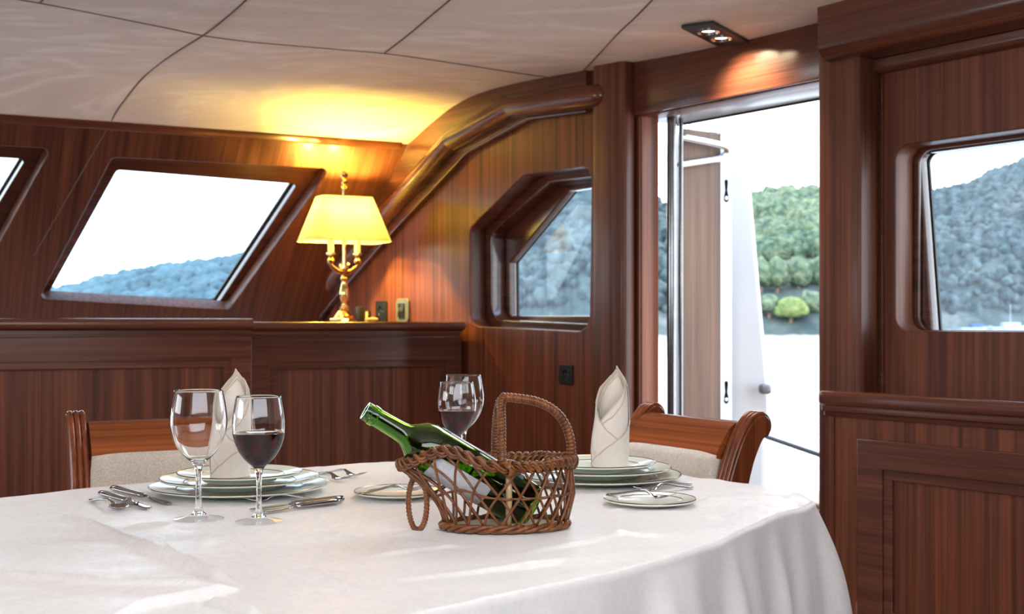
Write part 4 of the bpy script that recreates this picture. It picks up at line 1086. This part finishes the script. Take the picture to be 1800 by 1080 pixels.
# wine settled in the lower part of the bottle: the body cut by a level plane
def wine_body():
    mb = MB(); lvl = ax0.z + .045
    Mi = Mb.inverted(); bm = bmesh.new(); tmp = MB().lathe([(.0001, .0205 * k_), (.016, .0145 * k_), (.028, .0096 * k_), (.0324, .0124 * k_), (.0324, .17 * k_), (.0316, .182 * k_), (.0273, .194 * k_), (.0188, .205 * k_), (.0001, .2052 * k_)], 48)
    vs = [bm.verts.new(p) for p in tmp.v]; [bm.faces.new([vs[i] for i in f_]) for f_ in tmp.f if len(set(f_)) > 2]
    bmesh.ops.remove_doubles(bm, verts=bm.verts[:], dist=1e-6)
    n_ = Mi.to_3x3() @ Vector((0, 0, 1)); p_ = Mi @ Vector((ax0.x, ax0.y, lvl))
    r_ = bmesh.ops.bisect_plane(bm, geom=bm.verts[:] + bm.edges[:] + bm.faces[:], plane_co=p_, plane_no=n_, clear_outer=True)
    ed = [e_ for e_ in r_['geom_cut'] if isinstance(e_, bmesh.types.BMEdge)]
    bmesh.ops.holes_fill(bm, edges=ed)
    bm.verts.index_update(); mb.v = [v_.co.copy() for v_ in bm.verts]; mb.f = [tuple(v_.index for v_ in f_.verts) for f_ in bm.faces]; bm.free(); return mb
wine_body().obj('wine', M_BWINE, bottle, smooth=50)
def cam_angle():                                              # direction of the camera around the bottle axis
    q_ = Mb.inverted() @ CAM; return atan2(q_.y, q_.x)
ca = cam_angle()
upv = Mb.inverted().to_3x3() @ Vector((0, 0, 1)); ua = atan2(upv.y, upv.x)
M_LAB, nt, b = newmat('label_paper'); co = nt.nodes.new('ShaderNodeTexCoord').outputs['Object']; n_ = noise_node(nt, co, 45, detail=4, dist=1)
c = ramp(nt, n_, [(.35, (.66, .67, .70)), (.6, (.82, .83, .85))]); nt.links.new(c, b.inputs['Base Color']); pset(b, rough=.5)
def wrap(a0, a1, z0, z1, mat, r=.0360, nm='label'):
    o = MB().grid(lambda i, j: Vector((r * cos(a0 + (a1 - a0) * i), r * sin(a0 + (a1 - a0) * i), (z0 + (z1 - z0) * j) * k_)), 40, 3).obj(nm, mat, bottle, smooth=180, fixn=False)
    md = o.modifiers.new('t', 'SOLIDIFY'); md.thickness = .0002; return o
sg = 1 if ((ua - ca + pi) % (2 * pi) - pi) > 0 else -1        # towards the top of the bottle as the camera sees it
wrap(ca + sg * 1.22, ca + sg * 2.5, .045, .162, M_LAB)
wrap(ca - sg * .10, ca - sg * 2.0, .075, .168, M_LAB, nm='back_label')
M_NAVY = plain('navy_print', (.01, .012, .05), rough=.4)
wrap(ca + sg * .95, ca + sg * 1.2, .036, .062, M_NAVY, nm='label_stamp')

# ================================================================= BASKET
M_CANE = wood('varnished_wicker', 2, (.085, .024, .007), (.27, .095, .028), rough=.32, coat=.3, stripe=2.0)
M_CANEL = wood('pale_cane', 2, (.36, .25, .13), (.55, .40, .22), rough=.35, coat=.3)
M_PLY = plain('pale_plywood_base', (.55, .47, .33), rough=.5)
bc = T(888, 929, ZC); rotb = radians(8)
bk = empty('wine_basket', bc, rotb, label='brown wicker wine basket with an arched handle cradling the green bottle', cat='basket')
A0, B0 = .088, .052
RZ = .094
def base(th): return Vector((A0 * cos(th), B0 * sin(th), .010))
def rim(th):
    """plan of the rim: rounded at the back (right), drawn out to a spout (left)"""
    c_, s_ = cos(th), sin(th)
    if c_ >= 0: x = .094 * c_; wd = 1.0
    else:
        x = -.148 * (-c_) ** 1.0; wd = 1.0 - .48 * smooth01((-c_ - .25) / .75)
    z = RZ + .022 * math.exp(-((x + .088) / .040) ** 2) - .004 * smooth01((-x - .118) / .03) + .002 * (x > .05)
    return Vector((x, .064 * s_ * wd, z))
def smooth01(t): t = max(0, min(1, t)); return t * t * (3 - 2 * t)
def side(th, s):
    p, q = base(th), rim(th); t = s
    bend = s ** (1 + 1.1 * smooth01((-cos(th) - .2) / .8))     # the spout side rises steeply and leans out late
    z = p.z + (q.z - .006 - p.z) * s
    return Vector((p.x + (q.x - p.x) * bend, p.y + (q.y - p.y) * bend ** .8, z)) + Vector((cos(th), sin(th), 0)) * (.004 * sin(pi * s))
MB().prism([base(2 * pi * k / 48) * .97 + Vector((0, 0, -.0055)) for k in range(48)], (0, 0, -.002), (0, 0, .002)).obj('floor_board', M_PLY, bk, smooth=30)
mb = MB()
for q in range(3):                                            # twisted foot ring
    P = [base(th) * 1.03 + Vector((0, 0, -.0035)) + Vector((cos(th) * .0035 * cos(9 * th * 1.0 + q * 2.094), sin(th) * .0035 * cos(9 * th + q * 2.094), .0035 * sin(9 * th + q * 2.094))) for th in [2 * pi * k / 220 for k in range(220)]]
    mb.tube(P, .0033, 8, closed=True, up=(0, 0, 1))
mb.obj('foot_ring', M_CANE, bk, smooth=180)
NC = 22
mb = MB()
for d_ in (1, -1):
    for k in range(NC):
        th0 = 2 * pi * k / NC
        for pr in (0,):
            P = [side(th0 + d_ * .50 * s, s) + Vector((cos(th0), sin(th0), 0)) * (.0011 * d_) for s in [j / 14 for j in range(15)]]
            mb.tube(P, .0019, 7)
mb.obj('lattice', M_CANE, bk, smooth=180)
mb = MB()
for k in range(5):                                            # stakes that carry the spout
    th = pi + (k - 2) * .16
    mb.tube([side(th, j / 10) * 1.0 for j in range(11)], .0022, 8)
mb.obj('spout_stakes', M_CANE, bk, smooth=180)
mb = MB()
for q in (0, 1):
    P = [side(2 * pi * k / 160, .52) + Vector((cos(2 * pi * k / 160), sin(2 * pi * k / 160), 0)) * (.0026 * sin(NC * 2 * pi * k / 160 + q * pi)) + Vector((0, 0, .0012 * (q - .5))) for k in range(160)]
    mb.tube(P, .0014, 6, closed=True, up=(0, 0, 1))
mb.obj('waist_weave', M_CANE, bk, smooth=180)
mb = MB()
NB = 13
for q in range(4):                                            # plaited rim
    for half in (0, 1):
        P = []
        for k in range(420):
            th = 2 * pi * k / 420; ph = NB * th + q * pi / 2
            p = rim(th); nr = Vector((cos(th), sin(th), 0)); fl_ = 1.0
            P.append(p + nr * (.0075 * sin(ph)) * fl_ + Vector((0, 0, .0062 * sin(2 * ph) * .8 + (half - .5) * .0040 + .001)) + nr * ((half - .5) * .002))
        mb.tube(P, .0024, 7, closed=True, up=(0, 0, 1))
mb.obj('plaited_rim', M_CANE, bk, smooth=180)
# handle: two legs meet at the top and run back to the rear of the rim
iR = Matrix.Rotation(-rotb, 3, 'Z')
def loc(px, py, dy): 
    d = bc.y + dy; p = D(px, py, d); return iR @ (p - bc)
top = loc(884, 698, .0)
arch = [top, loc(905, 700, .0), loc(938, 705, .0), loc(965, 716, .002), loc(985, 733, .004), loc(998, 757, .006), loc(1004, 785, .008), loc(1003, 812, .010), loc(1000, 825, .010)]
near = [loc(882, 826, -.062), loc(882, 790, -.056), loc(882, 745, -.034), loc(881, 712, -.012), loc(886, 698, .0)]
far = [loc(872, 812, .060), loc(871, 780, .052), loc(873, 740, .030), loc(878, 710, .012), loc(886, 698, .0)]
mbh = MB(); mbw = MB()
def wrapped(P, r, n=8, pitch=.0056):
    P = smooth_path(P, n); mbh.tube(P, r, 12)
    # binding strip as a helix around the core
    L_ = [0]
    for i in range(1, len(P)): L_.append(L_[-1] + (P[i] - P[i - 1]).length)
    tot = L_[-1]; out = []; m = int(tot / pitch * 12); j = 0
    for k in range(m + 1):
        s = tot * k / m
        while j < len(P) - 2 and L_[j + 1] < s: j += 1
        t_ = (s - L_[j]) / max(L_[j + 1] - L_[j], 1e-9); p = P[j].lerp(P[j + 1], t_); tg = (P[j + 1] - P[j]).normalized()
        a_ = tg.cross(Vector((.13, 1, .07))).normalized(); b2 = tg.cross(a_); an = 2 * pi * s / pitch
        out.append(p + a_ * (r * .72) * cos(an) + b2 * (r * .72) * sin(an))
    mbw.tube(out, .0028, 8, sy=1)
wrapped(arch, .0062); wrapped(near, .0058); wrapped(far, .0056)
hd = mbh.obj('handle', M_CANE, bk, smooth=180)
mbw.obj('handle_binding', M_CANE, hd, smooth=180)
mb = MB()
th_n = -pi / 2 - .02
mb.tube([side(th_n, 0) + Vector((0, .004, .0)), side(th_n, .5) + Vector((0, .004, 0)), side(th_n, 1) + Vector((0, .004, 0))], .0045, 8).obj('side_post', M_CANEL, bk, smooth=180, label='pale bare cane post')
MB().tube([side(-th_n, 0) - Vector((0, .004, .0)), side(-th_n, .5) - Vector((0, .004, 0)), side(-th_n, 1) - Vector((0, .004, 0))], .0045, 8).obj('side_post', M_CANEL, bk, smooth=180, label='pale bare cane post')
for dth in (-.12, .12):
    MB().tube([side(dth, 0) * 1.0, side(dth, .5) + Vector((.003, 0, 0)), side(dth, 1)], .005, 8).obj('rear_post', M_CANE, bk, smooth=180)
# crossed lashings on the rim at the handle feet
for th_, r_ in ((th_n, .013), (0, .015), (-th_n, .013)):
    c_ = rim(th_); mb = MB()
    tgv = (rim(th_ + .02) - rim(th_ - .02)).normalized()
    for an in (-.5, .5, -.2, .25):
        ax_ = (Matrix.Rotation(an, 3, Vector((cos(th_), sin(th_), 0))) @ tgv)
        u_ = Vector((cos(th_), sin(th_), 0)); v_ = ax_.cross(u_).normalized()
        mb.tube([c_ + (u_ * cos(t) + v_ * sin(t)) * r_ * .85 + ax_ * (.004 * sin(2 * t)) for t in [2 * pi * k / 24 for k in range(24)]], .0018, 6, closed=True)
    mb.obj('lashing', M_CANE, bk, smooth=180)
# hanging ring under the spout
rc = loc(734, 886, -.012) + Vector((0, 0, .0025))
ringp = [rc + Vector((.0125 * cos(t), -.010 * cos(t), .0385 * sin(t) - .0015)) for t in [2 * pi * k / 48 for k in range(48)]]
mb = MB(); mb.tube(ringp, .0036, 10, closed=True, up=(.6, .8, 0))
out = []
for k in range(48 * 18):
    t = 2 * pi * k / (48 * 18); tg = Vector((-.0125 * sin(t), .010 * sin(t), .0385 * cos(t))).normalized(); p = rc + Vector((.0125 * cos(t), -.010 * cos(t), .0385 * sin(t) - .0015))
    a_ = tg.cross(Vector((.6, .8, 0))).normalized(); b2 = tg.cross(a_); an = 44 * t
    out.append(p + a_ * .0024 * cos(an) + b2 * .0024 * sin(an))
mb.tube(out, .0021, 7, closed=True)
mb.obj('ring_handle', M_CANE, bk, smooth=180)
rt = rc + Vector((0, 0, .037))
loop = [rt + Vector((-.016, .002, .012)), rt + Vector((-.013, -.004, .002)), rt + Vector((-.004, -.006, -.006)), rt + Vector((.010, -.004, -.007)), rt + Vector((.022, .0, .002)), rt + Vector((.028, .006, .012)), rt + Vector((.020, .016, .018)), rt + Vector((.0, .018, .020)), rt + Vector((-.012, .012, .018))]
MB().tube(smooth_path(loop, 5, closed=True), .0016, 7, closed=True).obj('ring_loop', M_CANE, bk, smooth=180)

# ================================================================= CHAIRS
M_UPH, nt, b = newmat('cream_upholstery'); co = nt.nodes.new('ShaderNodeTexCoord').outputs['Object']
n1 = noise_node(nt, co, 1, (260, 260, 500), 3, .4); n2 = noise_node(nt, co, 12, detail=4, dist=1)
c = ramp(nt, n1, [(.35, (.52, .45, .37)), (.65, (.72, .64, .55))]); c = mix(nt, .35, c, ramp(nt, n2, [(.35, (.8, .76, .72)), (.65, (1.1, 1.08, 1.05))]), 'MULTIPLY')
nt.links.new(c, b.inputs['Base Color']); pset(b, rough=.85, sheen=.4); bump(nt, b, n1, .25, .0006)
M_STUD = plain('brass_stud', (.6, .5, .35), metal=1, rough=.25)
CW = .195                         # half width
def make_chair(loc, rz, label):
    """local +y points away from the table; x runs along the back"""
    g = empty('dining_chair', loc, rz, label=label, cat='chair', group='mahogany dining chairs')
    H_ = .865
    # centre line of the back posts: upright, then rolling outwards at the top
    line = [(-.030, .40), (-.028, .50), (-.020, .60), (-.008, .68), (.010, .75), (.030, .805), (.050, .838), (.072, .852)]
    for sx in (-1, 1):
        X0 = sx * (CW - .022)
        # scroll-topped side board
        prof_ = [(-.052, .38), (-.050, .50), (-.040, .60), (-.026, .68), (-.008, .74), (.012, .79), (.030, .822), (.048, .845), (.066, .858), (.082, .860), (.094, .853), (.101, .840), (.100, .826), (.092, .815), (.080, .811), (.066, .790), (.050, .755), (.034, .70), (.020, .62), (.012, .52), (.012, .38)]
        pr2 = [Vector((y, z, 0)) for y, z in prof_]; pr2 = smooth_path(pr2[:-1], 3) + [pr2[-1]]
        po = MB().prism([Vector((0, p.x, p.y)) for p in pr2], (X0 - .019, 0, 0), (X0 + .019, 0, 0)).obj('back_post', M_CHZ, g, smooth=35)
        md = po.modifiers.new('b', 'BEVEL'); md.width = .003; md.segments = 2; md.limit_method = 'ANGLE'
        mb = MB()
        fr_ = [Vector((0, y - .002, z + .001)) for y, z in prof_[:13]]
        for k in (-1, 0, 1):                                   # three reeds on the face
            P = smooth_path([p + Vector((X0 + k * .0118, 0, 0)) for p in fr_], 4); mb.tube(P, .0062, 10)
        mb.obj('reeding', M_CHZ, po, smooth=180)
        # legs
        MB().tube([(X0, -.018, .42), (X0, -.01, .30), (X0, .02, .12), (X0, .06, 0)], [.024, .021, .018, .016], 4, up=(.7, .7, 0)).obj('leg', M_CHZ, g, smooth=30)
        MB().lathe([(.0001, 0), (.013, 0), (.016, .02), (.012, .04), (.020, .15), (.024, .30), (.020, .34), (.026, .36), (.026, .40), (.0001, .40)], 20, (sx * (CW - .03), -.40, 0)).obj('leg', M_CHZ, g)
    # top rail between the scrolls
    sec = [(-.018, .772), (-.010, .79), (.006, .812), (.022, .832), (.036, .842), (.050, .846), (.062, .842), (.068, .832), (.064, .820), (.052, .806), (.038, .785), (.028, .766)]
    MB().rings([[Vector((x, y, z)) for y, z in sec] for x in (-(CW - .043), CW - .043)]).obj('top_rail', M_CHW, g, smooth=50)
    # padded back
    def pad(i, j):
        x = (i - .5) * 2 * (CW - .044); z = .47 + (.775 - .47) * j; y = -.044 + .034 * ((z - .47) / .30) ** 1.6
        bul = .012 * (1 - (2 * i - 1) ** 6) * (1 - (2 * j - 1) ** 8); return Vector((x, y - bul + .006, z))
    pd = MB().grid(pad, 22, 22).obj('back_pad', M_UPH, g, smooth=180, fixn=False)
    md = pd.modifiers.new('t', 'SOLIDIFY'); md.thickness = .035; md.offset = -1 if False else 0
    MB().box((-(CW - .045), -.048, .43), (CW - .045, -.018, .468), .004).obj('lower_rail', M_CHW, g)
    # seat
    MB().box((-CW + .004, -.43, .36), (CW - .004, -.06, .42), .008).obj('seat_frame', M_CHW, g)
    MB().box((-CW + .014, -.42, .421), (CW - .014, -.066, .475), .024, 4).obj('seat', M_UPH, g, smooth=180)
    if True:
        mb = MB()
        for x in (CW - .0025,): mb.lathe([(.0001, .0035), (.003, .003), (.004, .0)], 10)
        so = mb.obj('stud', M_STUD, g); so.location = (CW - .0035, .0, .74); so.rotation_euler = (0, pi / 2, 0); so.scale = (1, 1, 1)
        so.location = (CW - .003, -.002, .60)
    return g
# right chair: posts seen at columns 1120 and 1325
def chair_at(pxl, pxr, yl, yr, ztop):
    dl_ = (CAM.z - ztop) * F / (yl - HZ); dr_ = (CAM.z - ztop) * F / (yr - HZ)
    a = Vector(((pxl - 900) / F * dl_, dl_)); c_ = Vector(((pxr - 900) / F * dr_, dr_)); return a, c_
a_, c_ = chair_at(1128, 1322, 714, 732, .858)
d_ = (c_ - a_); print('chair right', d_.length, a_, c_)
m_ = (a_ + c_) / 2; rz = atan2(d_.y, d_.x)
make_chair(Vector((m_.x, m_.y, 0)) - Matrix.Rotation(rz, 3, 'Z') @ Vector((0, .055, 0)), rz, 'mahogany chair with cream back at the table end before the doorway')
a_, c_ = chair_at(133, 405, 731, 714, .858)
d_ = (c_ - a_); print('chair left', d_.length, a_, c_)
rz = .46; d_ = Vector((cos(rz), sin(rz))) * (2 * CW - .04); m_ = a_ + d_ / 2
make_chair(Vector((m_.x, m_.y, 0)) - Matrix.Rotation(rz, 3, 'Z') @ Vector((0, .055, 0)), rz, 'mahogany chair with cream back at left, behind the plates and knives')
